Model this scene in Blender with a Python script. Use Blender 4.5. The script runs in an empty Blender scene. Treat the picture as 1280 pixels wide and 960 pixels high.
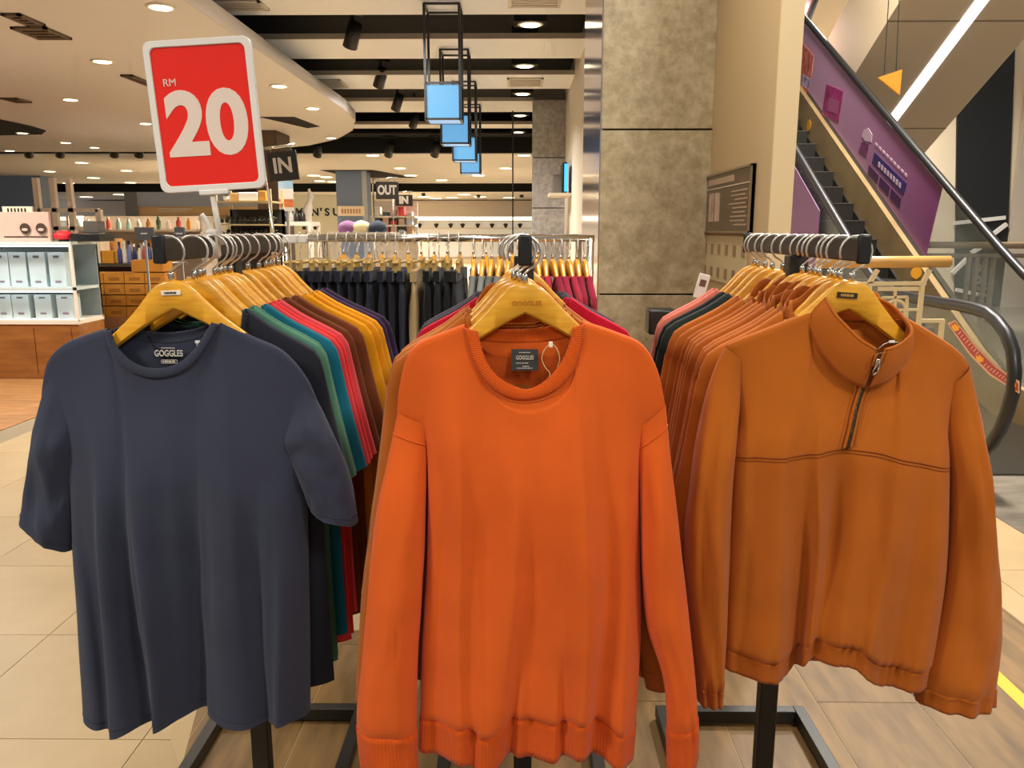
import bpy, math, random
from mathutils import Vector, Matrix, Euler, noise
random.seed(11)
SC = bpy.context.scene
COL = SC.collection
PI = math.pi
R = math.radians
# ------------------------------------------------------------------ camera
FPX = 1000.0                      # focal length in pixels of the 1280x960 frame
EYE = Vector((0, 0, 1.5))
TILT, YAW = math.atan(193 / FPX), math.atan(10 / FPX)
cd = bpy.data.cameras.new('camera'); cam = bpy.data.objects.new('camera', cd); COL.objects.link(cam)
cd.sensor_width = 36; cd.lens = 36 * FPX / 1280; cd.clip_start = .02; cd.clip_end = 200
cam.location = EYE; cam.rotation_euler = (PI / 2 - TILT, 0, YAW)
SC.camera = cam
CR = Euler((PI / 2 - TILT, 0, YAW)).to_matrix()
# ------------------------------------------------------------------ world + exposure
w = bpy.data.worlds.new('store_ambient'); SC.world = w; w.use_nodes = True
w.node_tree.nodes['Background'].inputs[0].default_value = (1.0, .96, .91, 1)
w.node_tree.nodes['Background'].inputs[1].default_value = .30
SC.view_settings.view_transform = 'Standard'; SC.view_settings.look = 'None'
SC.view_settings.gamma = 1; SC.view_settings.use_curve_mapping = False
SC.view_settings.exposure = 0.0
def add_area_light(x, y, z, power, size=.5, col=(1, .945, .865), spread=150):  # area discs added for illumination, separate from the modelled downlight fixtures
    l = bpy.data.lights.new('added_area_light', 'AREA'); l.shape = 'DISK'; l.size = size
    l.energy = power; l.color = col; l.spread = R(spread)
    o = bpy.data.objects.new('added_area_light', l); COL.objects.link(o); o.location = (x, y, z)
    return o
for x, y, z, p in ((-2.1, .15, 3.0, 58), (-.1, -2.6, 3.3, 23), (1.7, .6, 3.4, 9), (-.3, .3, 3.4, 9), (-.9, 2.6, 3.40, 12), (.35, 2.7, 3.40, 26),
                   (-3.6, 5, 3.05, 34), (-1.2, 6.4, 3.4, 120), (-5.2, 7.0, 3.05, 75), (-1.5, 11, 3.4, 210),
                   (-6, 14, 3.05, 190), (-1, 17, 3.3, 260), (-8, 22, 3.05, 320), (0, 24, 3.05, 320),
                   (-12, 32, 3.05, 500), (-2, 33, 3.05, 500), (-6, 40, 3.05, 500), (2.2, 2.4, 4.2, 8), (3.3, 5.4, 5.5, 300), (5.4, 12.8, 5.5, 650), (3.4, 8.5, 6.5, 360)):
    add_area_light(x, y, z, p)
o_ = add_area_light(2.6, -1.5, 4.6, 120, 1.2); o_.rotation_euler = (R(62), 0, R(-14))     # added fill, tilted in from behind the camera to brighten the atrium
# ------------------------------------------------------------------ pixel -> place helpers
def ray(px, py): return CR @ Vector(((px - 640) / FPX, -(py - 480) / FPX, -1))
def P(px, py, Y):
    d = ray(px, py); return EYE + d * (Y / d.y)
def PZ(px, py, z=0.0):
    d = ray(px, py); return EYE + d * ((z - EYE.z) / d.z)
def PX(px, py, x):
    d = ray(px, py); return EYE + d * (x / d.x)
def PPL(px, py, y0, z0, m):       # meets the sloped plane z = z0 + m*(y-y0)
    d = ray(px, py); k = (z0 - EYE.z - m * y0) / (d.z - m * d.y); return EYE + d * k
ORD = ['first', 'second', 'third', 'fourth', 'fifth', 'sixth', 'seventh', 'eighth', 'ninth', 'tenth', 'eleventh', 'twelfth',
       'thirteenth', 'fourteenth', 'fifteenth', 'sixteenth', 'seventeenth', 'eighteenth', 'nineteenth', 'twentieth']
# ------------------------------------------------------------------ materials
def lin(h):
    if not isinstance(h, str): return (*h, 1)
    h = h.lstrip('#'); o = []
    for i in (0, 2, 4):
        c = int(h[i:i + 2], 16) / 255
        o.append(c / 12.92 if c <= .04045 else ((c + .055) / 1.055) ** 2.4)
    return (*o, 1)
MATS = {}
def mat(name, col, rough=.6, metal=0, col2=None, vscale=5, vstretch=(1, 1, 1), bump=0, bscale=200, emit=0, sheen=0, coat=0,
        alpha=1, trans=0, rnd=0, rib=0, contrast=(.35, .65), spec=.5, detail=4):
    if name in MATS: return MATS[name]
    m = bpy.data.materials.new(name); m.use_nodes = True; MATS[name] = m
    nt = m.node_tree; N = nt.nodes; L = nt.links; b = N['Principled BSDF']
    b.inputs['Base Color'].default_value = lin(col); b.inputs['Roughness'].default_value = rough
    b.inputs['Metallic'].default_value = metal; b.inputs['Specular IOR Level'].default_value = spec
    if sheen:
        b.inputs['Sheen Weight'].default_value = sheen; b.inputs['Sheen Roughness'].default_value = .5
    if coat: b.inputs['Coat Weight'].default_value = coat; b.inputs['Coat Roughness'].default_value = .1
    if alpha < 1: b.inputs['Alpha'].default_value = alpha
    if trans: b.inputs['Transmission Weight'].default_value = trans; b.inputs['IOR'].default_value = 1.05
    if emit:
        b.inputs['Emission Color'].default_value = lin(col); b.inputs['Emission Strength'].default_value = emit
    tc = N.new('ShaderNodeTexCoord')
    last = None
    if col2 is not None:
        mp = N.new('ShaderNodeMapping'); mp.inputs['Scale'].default_value = vstretch
        L.new(tc.outputs['Object'], mp.inputs['Vector'])
        n = N.new('ShaderNodeTexNoise'); n.inputs['Scale'].default_value = vscale; n.inputs['Detail'].default_value = detail
        L.new(mp.outputs['Vector'], n.inputs['Vector'])
        if rnd:
            oi = N.new('ShaderNodeObjectInfo'); ad = N.new('ShaderNodeVectorMath'); ad.operation = 'ADD'
            sc = N.new('ShaderNodeVectorMath'); sc.operation = 'SCALE'; sc.inputs['Scale'].default_value = 37
            cb = N.new('ShaderNodeCombineXYZ')
            for i in range(3): L.new(oi.outputs['Random'], cb.inputs[i])
            L.new(cb.outputs[0], sc.inputs[0]); L.new(mp.outputs['Vector'], ad.inputs[0]); L.new(sc.outputs[0], ad.inputs[1])
            L.new(ad.outputs[0], n.inputs['Vector'])
        r = N.new('ShaderNodeValToRGB'); r.color_ramp.elements[0].position, r.color_ramp.elements[1].position = contrast
        r.color_ramp.elements[0].color = lin(col); r.color_ramp.elements[1].color = lin(col2)
        L.new(n.outputs['Fac'], r.inputs['Fac']); last = r.outputs['Color']
    if rnd:
        oi = N.new('ShaderNodeObjectInfo'); hs = N.new('ShaderNodeHueSaturation'); mr = N.new('ShaderNodeMapRange')
        mr.inputs['To Min'].default_value = 1 - rnd; mr.inputs['To Max'].default_value = 1 + rnd
        L.new(oi.outputs['Random'], mr.inputs['Value']); L.new(mr.outputs[0], hs.inputs['Value'])
        if last: L.new(last, hs.inputs['Color'])
        else: hs.inputs['Color'].default_value = lin(col)
        last = hs.outputs['Color']
    if last: L.new(last, b.inputs['Base Color'])
    if bump:
        n2 = N.new('ShaderNodeTexNoise'); n2.inputs['Scale'].default_value = bscale; n2.inputs['Detail'].default_value = 3
        L.new(tc.outputs['Object'], n2.inputs['Vector'])
        bp = N.new('ShaderNodeBump'); bp.inputs['Strength'].default_value = bump; bp.inputs['Distance'].default_value = .002
        L.new(n2.outputs['Fac'], bp.inputs['Height']); hn = bp
        if rib:
            wv = N.new('ShaderNodeTexWave'); wv.bands_direction = 'X'; wv.inputs['Scale'].default_value = rib
            L.new(tc.outputs['UV'], wv.inputs['Vector'])
            bp2 = N.new('ShaderNodeBump'); bp2.inputs['Strength'].default_value = .55; bp2.inputs['Distance'].default_value = .0012
            L.new(wv.outputs['Fac'], bp2.inputs['Height']); L.new(bp.outputs[0], bp2.inputs['Normal']); hn = bp2
        L.new(hn.outputs[0], b.inputs['Normal'])
    return m
def shade(h, f):
    h = h.lstrip('#'); return ''.join('%02x' % max(0, min(255, int(int(h[i:i + 2], 16) * f))) for i in (0, 2, 4))
def fabric(h, rib=0):
    return mat('fabric_' + h + ('_rib' if rib else ''), h, rough=.92, col2=shade(h, .965), vscale=9, bump=.28, bscale=420, sheen=.12, rib=rib, spec=.2)
WOOD_H = mat('hanger_wood', 'efb02e', rough=.32, col2='e29c1c', vscale=9, vstretch=(2, 2, 14), coat=.35)
BLACKM = mat('black_powder_coat', '26241f', rough=.42, bump=.05, bscale=500)
CHROME = mat('chrome', 'd8d4cc', rough=.16, metal=1)
WIRE = mat('hook_wire', 'e6e1d6', rough=.28, metal=.7)
WHITE = mat('white_paint', 'efe6d8', rough=.5)
WHITEP = mat('white_plastic', 'f0ebe2', rough=.35)
BLACK = mat('black_void', '0b0b0c', rough=.9)
DARK = mat('dark_plastic', '1b1a19', rough=.4)
# ------------------------------------------------------------------ mesh building
class MB:
    def __init__(s): s.v = []; s.f = []
    def box(s, x0, x1, y0, y1, z0, z1, M=None):
        i = len(s.v); p = [(x, y, z) for z in (z0, z1) for y in (y0, y1) for x in (x0, x1)]
        s.v += [tuple(M @ Vector(q)) for q in p] if M else p
        s.f += [tuple(i + k for k in q) for q in ((0, 2, 3, 1), (4, 5, 7, 6), (0, 1, 5, 4), (2, 6, 7, 3), (0, 4, 6, 2), (1, 3, 7, 5))]
        return s
    def tube(s, pts, r, n=8, cap=True, closed=False):
        pts = [Vector(p) for p in pts]; i0 = len(s.v); m = len(pts); up = Vector((0, 0, 1)); prev = None
        for k, p in enumerate(pts):
            a = pts[k - 1] if (k or closed) else p; b = pts[(k + 1) % m] if (k < m - 1 or closed) else p
            t = (b - a).normalized()
            if prev is None:
                u = t.cross(up); u = u if u.length > .01 else t.cross(Vector((0, 1, 0)))
            else: u = prev - t * prev.dot(t)
            u.normalize(); prev = u; q = t.cross(u)
            rr = r[k] if isinstance(r, (list, tuple)) else r
            for j in range(n):
                a_ = 2 * PI * j / n; s.v.append(tuple(p + (u * math.cos(a_) + q * math.sin(a_)) * rr))
        for k in range(m if closed else m - 1):
            for j in range(n):
                k2 = (k + 1) % m
                s.f.append((i0 + k * n + j, i0 + k * n + (j + 1) % n, i0 + k2 * n + (j + 1) % n, i0 + k2 * n + j))
        if cap and not closed:
            s.f.append(tuple(i0 + j for j in range(n))[::-1]); s.f.append(tuple(i0 + (m - 1) * n + j for j in range(n)))
        return s
    def bar(s, a, b, wx, wz):      # rectangular bar between two points
        a, b = Vector(a), Vector(b); t = (b - a).normalized(); up = Vector((0, 0, 1))
        u = t.cross(up); u = u.normalized() if u.length > .01 else Vector((1, 0, 0)); q = u.cross(t)
        i = len(s.v)
        for p in (a, b):
            for sx, sz in ((-1, -1), (1, -1), (1, 1), (-1, 1)): s.v.append(tuple(p + u * sx * wx / 2 + q * sz * wz / 2))
        s.f += [tuple(i + k for k in q) for q in ((0, 3, 2, 1), (4, 5, 6, 7), (0, 1, 5, 4), (1, 2, 6, 5), (2, 3, 7, 6), (3, 0, 4, 7))]
        return s
    def lathe(s, prof, n=16, c=(0, 0, 0), M=None):
        i0 = len(s.v)
        for r_, z in prof:
            for j in range(n):
                a = 2 * PI * j / n; p = Vector((r_ * math.cos(a), r_ * math.sin(a), z)); p = (M @ p) if M else p
                s.v.append((p.x + c[0], p.y + c[1], p.z + c[2]))
        for k in range(len(prof) - 1):
            for j in range(n):
                s.f.append((i0 + k * n + j, i0 + k * n + (j + 1) % n, i0 + (k + 1) * n + (j + 1) % n, i0 + (k + 1) * n + j))
        s.f.append(tuple(i0 + j for j in range(n))[::-1]); s.f.append(tuple(i0 + (len(prof) - 1) * n + j for j in range(n)))
        return s
    def prism(s, poly, fn0, fn1):  # polygon pairs: fn0/fn1 turn (a,b) into the two end faces
        i = len(s.v); n = len(poly)
        s.v += [tuple(fn0(*p)) for p in poly] + [tuple(fn1(*p)) for p in poly]
        s.f.append(tuple(range(i, i + n))[::-1]); s.f.append(tuple(range(i + n, i + 2 * n)))
        for k in range(n): s.f.append((i + k, i + (k + 1) % n, i + n + (k + 1) % n, i + n + k))
        return s
    def slab(s, poly, z0, z1): return s.prism(poly, lambda a, b: (a, b, z0), lambda a, b: (a, b, z1))
    def mesh(s, name, m, smooth=False):
        me = bpy.data.meshes.new(name); me.from_pydata(s.v, [], s.f); me.validate()
        if m: me.materials.append(m)
        if smooth:
            for p in me.polygons: p.use_smooth = True
        return me
    def build(s, name, m, parent=None, smooth=False, bevel=0, loc=None, rot=None):
        return link(name, s.mesh(name, m, smooth), parent, bevel, loc, rot)
def link(name, me, parent=None, bevel=0, loc=None, rot=None):
    o = bpy.data.objects.new(name, me); COL.objects.link(o); o.parent = parent
    if loc is not None: o.location = loc
    if rot is not None: o.rotation_euler = rot
    if bevel:
        b = o.modifiers.new('bevel', 'BEVEL'); b.width = bevel; b.segments = 2; b.limit_method = 'ANGLE'
        for p in me.polygons: p.use_smooth = True
        me.set_sharp_from_angle(angle=R(40))
    return o
def tag(o, label=None, cat=None, group=None, kind=None):
    if label: o['label'] = label
    if cat: o['category'] = cat
    if group: o['group'] = group
    if kind: o['kind'] = kind
    return o
def thing(name, label, cat, loc=(0, 0, 0), rotz=0, group=None):
    o = bpy.data.objects.new(name, None); COL.objects.link(o); o.location = loc; o.rotation_euler = (0, 0, rotz)
    o.empty_display_size = .05
    return tag(o, label, cat, group)
def struct(o): o['kind'] = 'structure'; return o
def dup(root, loc=None, rot=None, label=None, group=None):
    r = root.copy(); COL.objects.link(r)
    if loc is not None: r.location = loc
    if rot is not None: r.rotation_euler = rot
    if label: r['label'] = label
    if group: r['group'] = group
    for ch in list(root.children):
        c = ch.copy(); COL.objects.link(c); c.parent = r
        for g in list(ch.children):
            d = g.copy(); COL.objects.link(d); d.parent = c
    return r
def grid(name, fn, nu, nv, m, parent, wrap=False, solid=0, us=1, vs=1, flip=False):
    vs_, fs, uv = [], [], []
    for j in range(nv + 1):
        for i in range(nu if wrap else nu + 1):
            vs_.append(tuple(fn(i / nu, j / nv)))
    wd = nu if wrap else nu + 1
    for j in range(nv):
        for i in range(nu):
            q = (j * wd + i, (j + 1) * wd + i, (j + 1) * wd + (i + 1) % wd, j * wd + (i + 1) % wd)
            c = ((i / nu * us, j / nv * vs), (i / nu * us, (j + 1) / nv * vs), ((i + 1) / nu * us, (j + 1) / nv * vs), ((i + 1) / nu * us, j / nv * vs))
            if flip: q, c = q[::-1], c[::-1]
            fs.append(q); uv += c
    me = bpy.data.meshes.new(name); me.from_pydata(vs_, [], fs); me.materials.append(m)
    l = me.uv_layers.new(name='uv'); l.data.foreach_set('uv', [x for c in uv for x in c])
    for p in me.polygons: p.use_smooth = True
    o = bpy.data.objects.new(name, me); COL.objects.link(o); o.parent = parent
    if solid:
        sm = o.modifiers.new('thickness', 'SOLIDIFY'); sm.thickness = solid; sm.offset = 0
    return o
TXT = {}
def text(body, h, m, parent, loc, rot, bold=0, align='CENTER', ext=.0008, sx=1, name='lettering', shear=0):
    c = bpy.data.curves.new('lettering', 'FONT'); c.body = body; c.size = h / .7; c.align_x = align; c.align_y = 'CENTER'
    c.offset = bold; c.extrude = ext; c.resolution_u = 6; c.shear = shear
    t = bpy.data.objects.new('tmp', c); COL.objects.link(t); bpy.context.view_layer.update()
    me = bpy.data.meshes.new_from_object(t.evaluated_get(bpy.context.evaluated_depsgraph_get()))
    bpy.data.objects.remove(t); bpy.data.curves.remove(c)
    me.materials.clear(); me.materials.append(m)
    o = bpy.data.objects.new(name, me); COL.objects.link(o); o.parent = parent; o.location = loc; o.rotation_euler = rot; o.scale = (sx, 1, 1)
    return o
FRONT = (PI / 2, 0, 0)            # text that faces the camera side (-Y)
def crv(pts, smooth=True):        # arc-length curve through points (any dimension)
    pts = [Vector(p) for p in pts]; n = len(pts)
    if smooth and n > 2:
        q = []
        for i in range(n - 1):
            p0, p1, p2, p3 = pts[max(i - 1, 0)], pts[i], pts[i + 1], pts[min(i + 2, n - 1)]
            for k in range(10):
                t = k / 10
                q.append(.5 * ((2 * p1) + (p2 - p0) * t + (2 * p0 - 5 * p1 + 4 * p2 - p3) * t * t + (3 * p1 - p0 - 3 * p2 + p3) * t ** 3))
        pts = q + [pts[-1]]; n = len(pts)
    d = [0]
    for i in range(1, n): d.append(d[-1] + (pts[i] - pts[i - 1]).length)
    tot = d[-1] or 1e-9
    def f(t):
        s = max(0, min(1, t)) * tot; lo, hi = 0, n - 1
        while hi - lo > 1:
            mid = (lo + hi) // 2
            if d[mid] <= s: lo = mid
            else: hi = mid
        k = (s - d[lo]) / max(d[hi] - d[lo], 1e-9)
        return pts[lo].lerp(pts[hi], k)
    return f
def sst(a, b, x):
    t = max(0, min(1, (x - a) / (b - a))); return t * t * (3 - 2 * t)
# ================================================================== GARMENTS
def body_fn(sp, back=False):
    a1, a2 = .25, .75
    sl, sr = crv(sp['SL']), crv(sp['SR']); nk = crv(sp['NB'] if back else sp['NF'])
    B, L, Q = crv(sp['HB'] if back else sp['HF']), crv(sp['L']), crv(sp['R'])
    ca, ct = {}, {}
    def TB(a):
        if a not in ca:
            t = sl(a / a1) if a <= a1 else (nk((a - a1) / (a2 - a1)) if a < a2 else sr((a - a2) / (1 - a2)))
            ca[a] = (t, B(a))
        return ca[a]
    def LR(t):
        if t not in ct: ct[t] = (L(t), Q(t))
        return ct[t]
    T0, T1 = sp.get('T', (.012, .06)); folds = sp.get('folds', ()) if not back else sp.get('bfolds', ())
    seed = sp.get('seed', 0) + (50 if back else 0); wr = sp.get('wr', .006); gath = sp.get('gather', 0); hs = sp.get('hem', 2)
    def f(a, t):
        T, Bt = TB(a); l, r = LR(t); c0, c1 = TB(0.0); d0, d1 = TB(1.0)
        s_ = sst(0, .38, t)
        if s_ > 0:
            zq = (c0[1] + d0[1]) / 2 + (.5 * (sl(1.0)[1] + nk(.5)[1]) - (c0[1] + d0[1]) / 2) * (1 - (2 * a - 1) ** 2)
            T = T.lerp(Vector((c0[0] + (d0[0] - c0[0]) * a, zq + (d0[1] - c0[1]) * (a - .5))), s_)
        p = (1 - t) * T + t * Bt + (1 - a) * l + a * r - ((1 - a) * (1 - t) * c0 + a * (1 - t) * d0 + (1 - a) * t * c1 + a * t * d1)
        e = math.sqrt(max(0, 1 - abs(2 * a - 1) ** 5))
        y = (T0 + (T1 - T0) * sst(0, .35, t)) * e
        if a1 < a < a2: y += sp.get('neck', .02) * math.sin(PI * (a - a1) / (a2 - a1)) ** (1 + sst(0, .06, t)) * (1 - sst(0, .3, t)) * (.35 if back else 1)
        g = 0
        for q_, (f0, w, amp, lean, ts) in enumerate(folds):
            d = (a - f0 - lean * (t - .5) - .012 * math.sin(t * 5 + q_ * 2)) / w
            if (d > 0) == (q_ % 2 == 0): d /= 3.2
            g += 1.7 * amp * math.exp(-d * d) * sst(max(0, ts - .22), min(ts + .35, 1.05), t)
        g += wr * noise.noise(Vector((p[0] * 9 + seed, p[1] * 3.2, seed * 1.7))) * sst(.02, .3, t)
        g += wr * .45 * noise.noise(Vector((p[0] * 22 + seed, p[1] * 8, seed * 2.1))) * sst(.02, .3, t)
        if gath: g += gath * math.sin(a * 130 + 3 * math.sin(a * 23)) * sst(hs - .10, hs, t) * (1 - .35 * sst(hs, 1, t))
        y += g * e
        if hs < 1:
            y += (.006 * sst(hs - .16, hs - .02, t) - .010 * sst(hs - .015, hs + .005, t)) * e
        return Vector((p[0], y * .8 if back else -y, p[1]))
    return f
def sleeve_fn(sp, k):
    O, I = crv(sp['sleeves'][k][0]), crv(sp['sleeves'][k][1])
    dep, yc, tc, seed = sp.get('sd', .04), sp.get('sy', -.01), sp.get('cuff', 2), sp.get('seed', 0) + 7 * k
    gath = sp.get('gather', 0)
    def f(u, t):
        o, i = O(t), I(t); c = (o + i) / 2; h = (o - i) / 2; ph = 2 * PI * u
        d = dep * (.32 + .68 * sst(0, .3, t))
        n = noise.noise(Vector((math.cos(ph) * 1.6 + seed, math.sin(ph) * 1.6, t * 3.0)))
        n2 = noise.noise(Vector((math.cos(ph) * 3.5, seed + math.sin(ph) * 3.5, t * 7.0)))
        k_ = 1 + (.34 * n + .16 * n2) * sst(0, .2, t)
        if tc < 1: k_ *= 1 + .10 * sst(tc - .12, tc - .02, t) - .22 * sst(tc - .02, tc + .015, t)
        if gath: k_ += .10 * math.sin(ph * 9) * sst(tc - .08, tc, t)
        wz = 1 + (.05 * n2 * sst(.1, .4, t) if tc < 1 else 0)
        return Vector((c[0] + h[0] * math.cos(ph) * wz, yc * sst(0, .4, t) - d * math.sin(ph) * k_, c[1] + h[1] * math.cos(ph)))
    return f
def garment(root, sp, m, rm=None, nu=96, nv=72, su=32, sv=40, collar='crew'):
    rm = rm or m; hs, tc = sp.get('hem', 2), sp.get('cuff', 2)
    ff, fb = body_fn(sp), body_fn(sp, True)
    tb = min(hs, 1)
    # body: front + back + shoulder ridge in one mesh (front 0..nv rows, back mirrored)
    vs_, fs, uv = [], [], []
    def add(fn, flip):
        i0 = len(vs_)
        for j in range(nv + 1):
            for i in range(nu + 1): vs_.append(tuple(fn(i / nu, tb * j / nv)))
        for j in range(nv):
            for i in range(nu):
                q = (i0 + j * (nu + 1) + i, i0 + (j + 1) * (nu + 1) + i, i0 + (j + 1) * (nu + 1) + i + 1, i0 + j * (nu + 1) + i + 1)
                fs.append(q[::-1] if flip else q)
        return i0
    i0 = add(ff, False); i1 = add(fb, True)
    for rng in (range(0, int(nu * .25)), range(int(math.ceil(nu * .75)), nu)):
        for i in rng:
            a, b, c, d = i0 + i, i0 + i + 1, i1 + i + 1, i1 + i
            k = len(vs_)
            pa, pb, pc, pd = (Vector(vs_[q]) for q in (a, b, c, d))
            vs_.append(tuple((pa + pd) / 2 + Vector((0, 0, .005)))); vs_.append(tuple((pb + pc) / 2 + Vector((0, 0, .005))))
            fs.append((a, b, k + 1, k)); fs.append((k, k + 1, c, d))
    me = bpy.data.meshes.new('body'); me.from_pydata(vs_, [], fs); me.materials.append(m)
    for p in me.polygons: p.use_smooth = True
    body = link('body', me, root)
    if hs < 1:
        def hem(u, v):
            t = hs + (1 - hs) * v
            return ff(u * 2, t) if u <= .5 else fb(2 - u * 2, t)
        grid('hem_band', hem, nu * 2, 6, rm, root, wrap=True, solid=.003, us=4.0, vs=.2)
    for k in range(len(sp['sleeves'])):
        sf = sleeve_fn(sp, k); te = min(tc, 1)
        s_ = grid('sleeve', lambda u, t: sf(u, t * te), su, sv, m, root, wrap=True)
        if tc < 1:
            grid('cuff', lambda u, t: sf(u, tc + (1 - tc) * t), su * 2, 6, rm, s_, wrap=True, solid=.003, us=1.4, vs=.2)
    if collar == 'crew':
        fi, bi = crv(sp['NFi']), crv(sp['NBi'])
        def cf(back):
            inn = bi if back else fi; out = fb if back else ff; sg = 1 if back else -1
            def f(u, v):
                a = .25 + .5 * min(max(u, .0001), .9999); o = out(a, 0.0); i = inn(u)
                y = o.y + (-.002 * sg) * v
                p = Vector((o.x + (i[0] - o.x) * v, y, o.z + (i[1] - o.z) * v))
                p.y += sg * .003 * math.sin(PI * min(1, v * 1.02)) + sg * .001
                return p
            return f
        n = max(16, nu // 2)
        c = grid('collar', cf(False), n, 5, rm, root, solid=.0025, us=2.2, vs=.1)
        grid('collar_back', cf(True), n, 5, rm, c, solid=.0025, us=1.6, vs=.1)
    return ff, fb, body
def surf_curve(fn, tgt, n=60, a0=.005, a1=.995, off=.0012):   # points of a front surface whose height follows tgt(a)
    pts = []
    for i in range(n + 1):
        a = a0 + (a1 - a0) * i / n; lo, hi = 0, 1; z = tgt(a)
        for _ in range(18):
            mid = (lo + hi) / 2
            if fn(a, mid).z > z: lo = mid
            else: hi = mid
        p = fn(a, (lo + hi) / 2); pts.append(p + Vector((0, -off, 0)))
    return pts
# ------------------------------------------------------------------ hangers
def hanger_meshes():
    zt = [(0, 0), (.014, -.001), (.028, -.007), (.042, -.019), (.062, -.042), (.09, -.070), (.13, -.103), (.17, -.127), (.2, -.145)]
    zb = [(0, -.052), (.02, -.061), (.05, -.078), (.09, -.103), (.13, -.130), (.17, -.153), (.2, -.168)]
    def ev(c, x):
        x = abs(x)
        for (a, b), (c_, d) in zip(c, c[1:]):
            if x <= c_: return b + (d - b) * (x - a) / (c_ - a)
        return c[-1][1]
    m = MB(); xs = [-.2 + .4 * i / 56 for i in range(57)]; sec = 10
    for x in xs:
        t, b = ev(zt, x), ev(zb, x); th = .0065 + .002 * math.exp(-(x / .08) ** 2); r = .005
        y = .002 * (x / .2) ** 2
        for (yy, zz) in ((-th, b + r), (-th, t - r), (-th + .002, t - .0015), (-th + r, t), (th - r, t), (th - .002, t - .0015), (th, t - r), (th, b + r), (th - r, b), (-th + r, b)):
            m.v.append((x, y + yy, zz))
    for i in range(56):
        for j in range(sec): m.f.append((i * sec + j, (i + 1) * sec + j, (i + 1) * sec + (j + 1) % sec, i * sec + (j + 1) % sec))
    m.f.append(tuple(range(sec))); m.f.append(tuple(56 * sec + j for j in range(sec))[::-1])
    body = m.mesh('wooden_body', WOOD_H, True); body.set_sharp_from_angle(angle=R(50))
    h = MB(); pts = [(0, 0, -.004), (0, 0, .016)]
    for k in range(15):
        a = R(-72 + k * 20); pts.append((.0285 * math.cos(a), 0, .051 + .0285 * math.sin(a)))
    h.tube(pts, .0021, 7)
    hook = h.mesh('hook', WIRE, True)
    f = MB().lathe([(.0058, -.003), (.0058, .012), (.004, .015)], 10); fer = f.mesh('ferrule', CHROME, True)
    return body, hook, fer
HB_, HK_, HF_ = hanger_meshes()
ARMZ = 1.466; HTOP = ARMZ - .056
def hanger(x, y, label, group, rotz=0, roty=0, ztop=HTOP, flip=False):
    t = thing('wooden_hanger', label, 'hanger', (x, y, ztop), rotz, group); t.rotation_euler = (0, roty, rotz)
    link('wooden_body', HB_, t); k = link('hook', HK_, t); link('ferrule', HF_, t)
    if flip: k.rotation_euler = (0, 0, PI)
    return t
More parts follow.
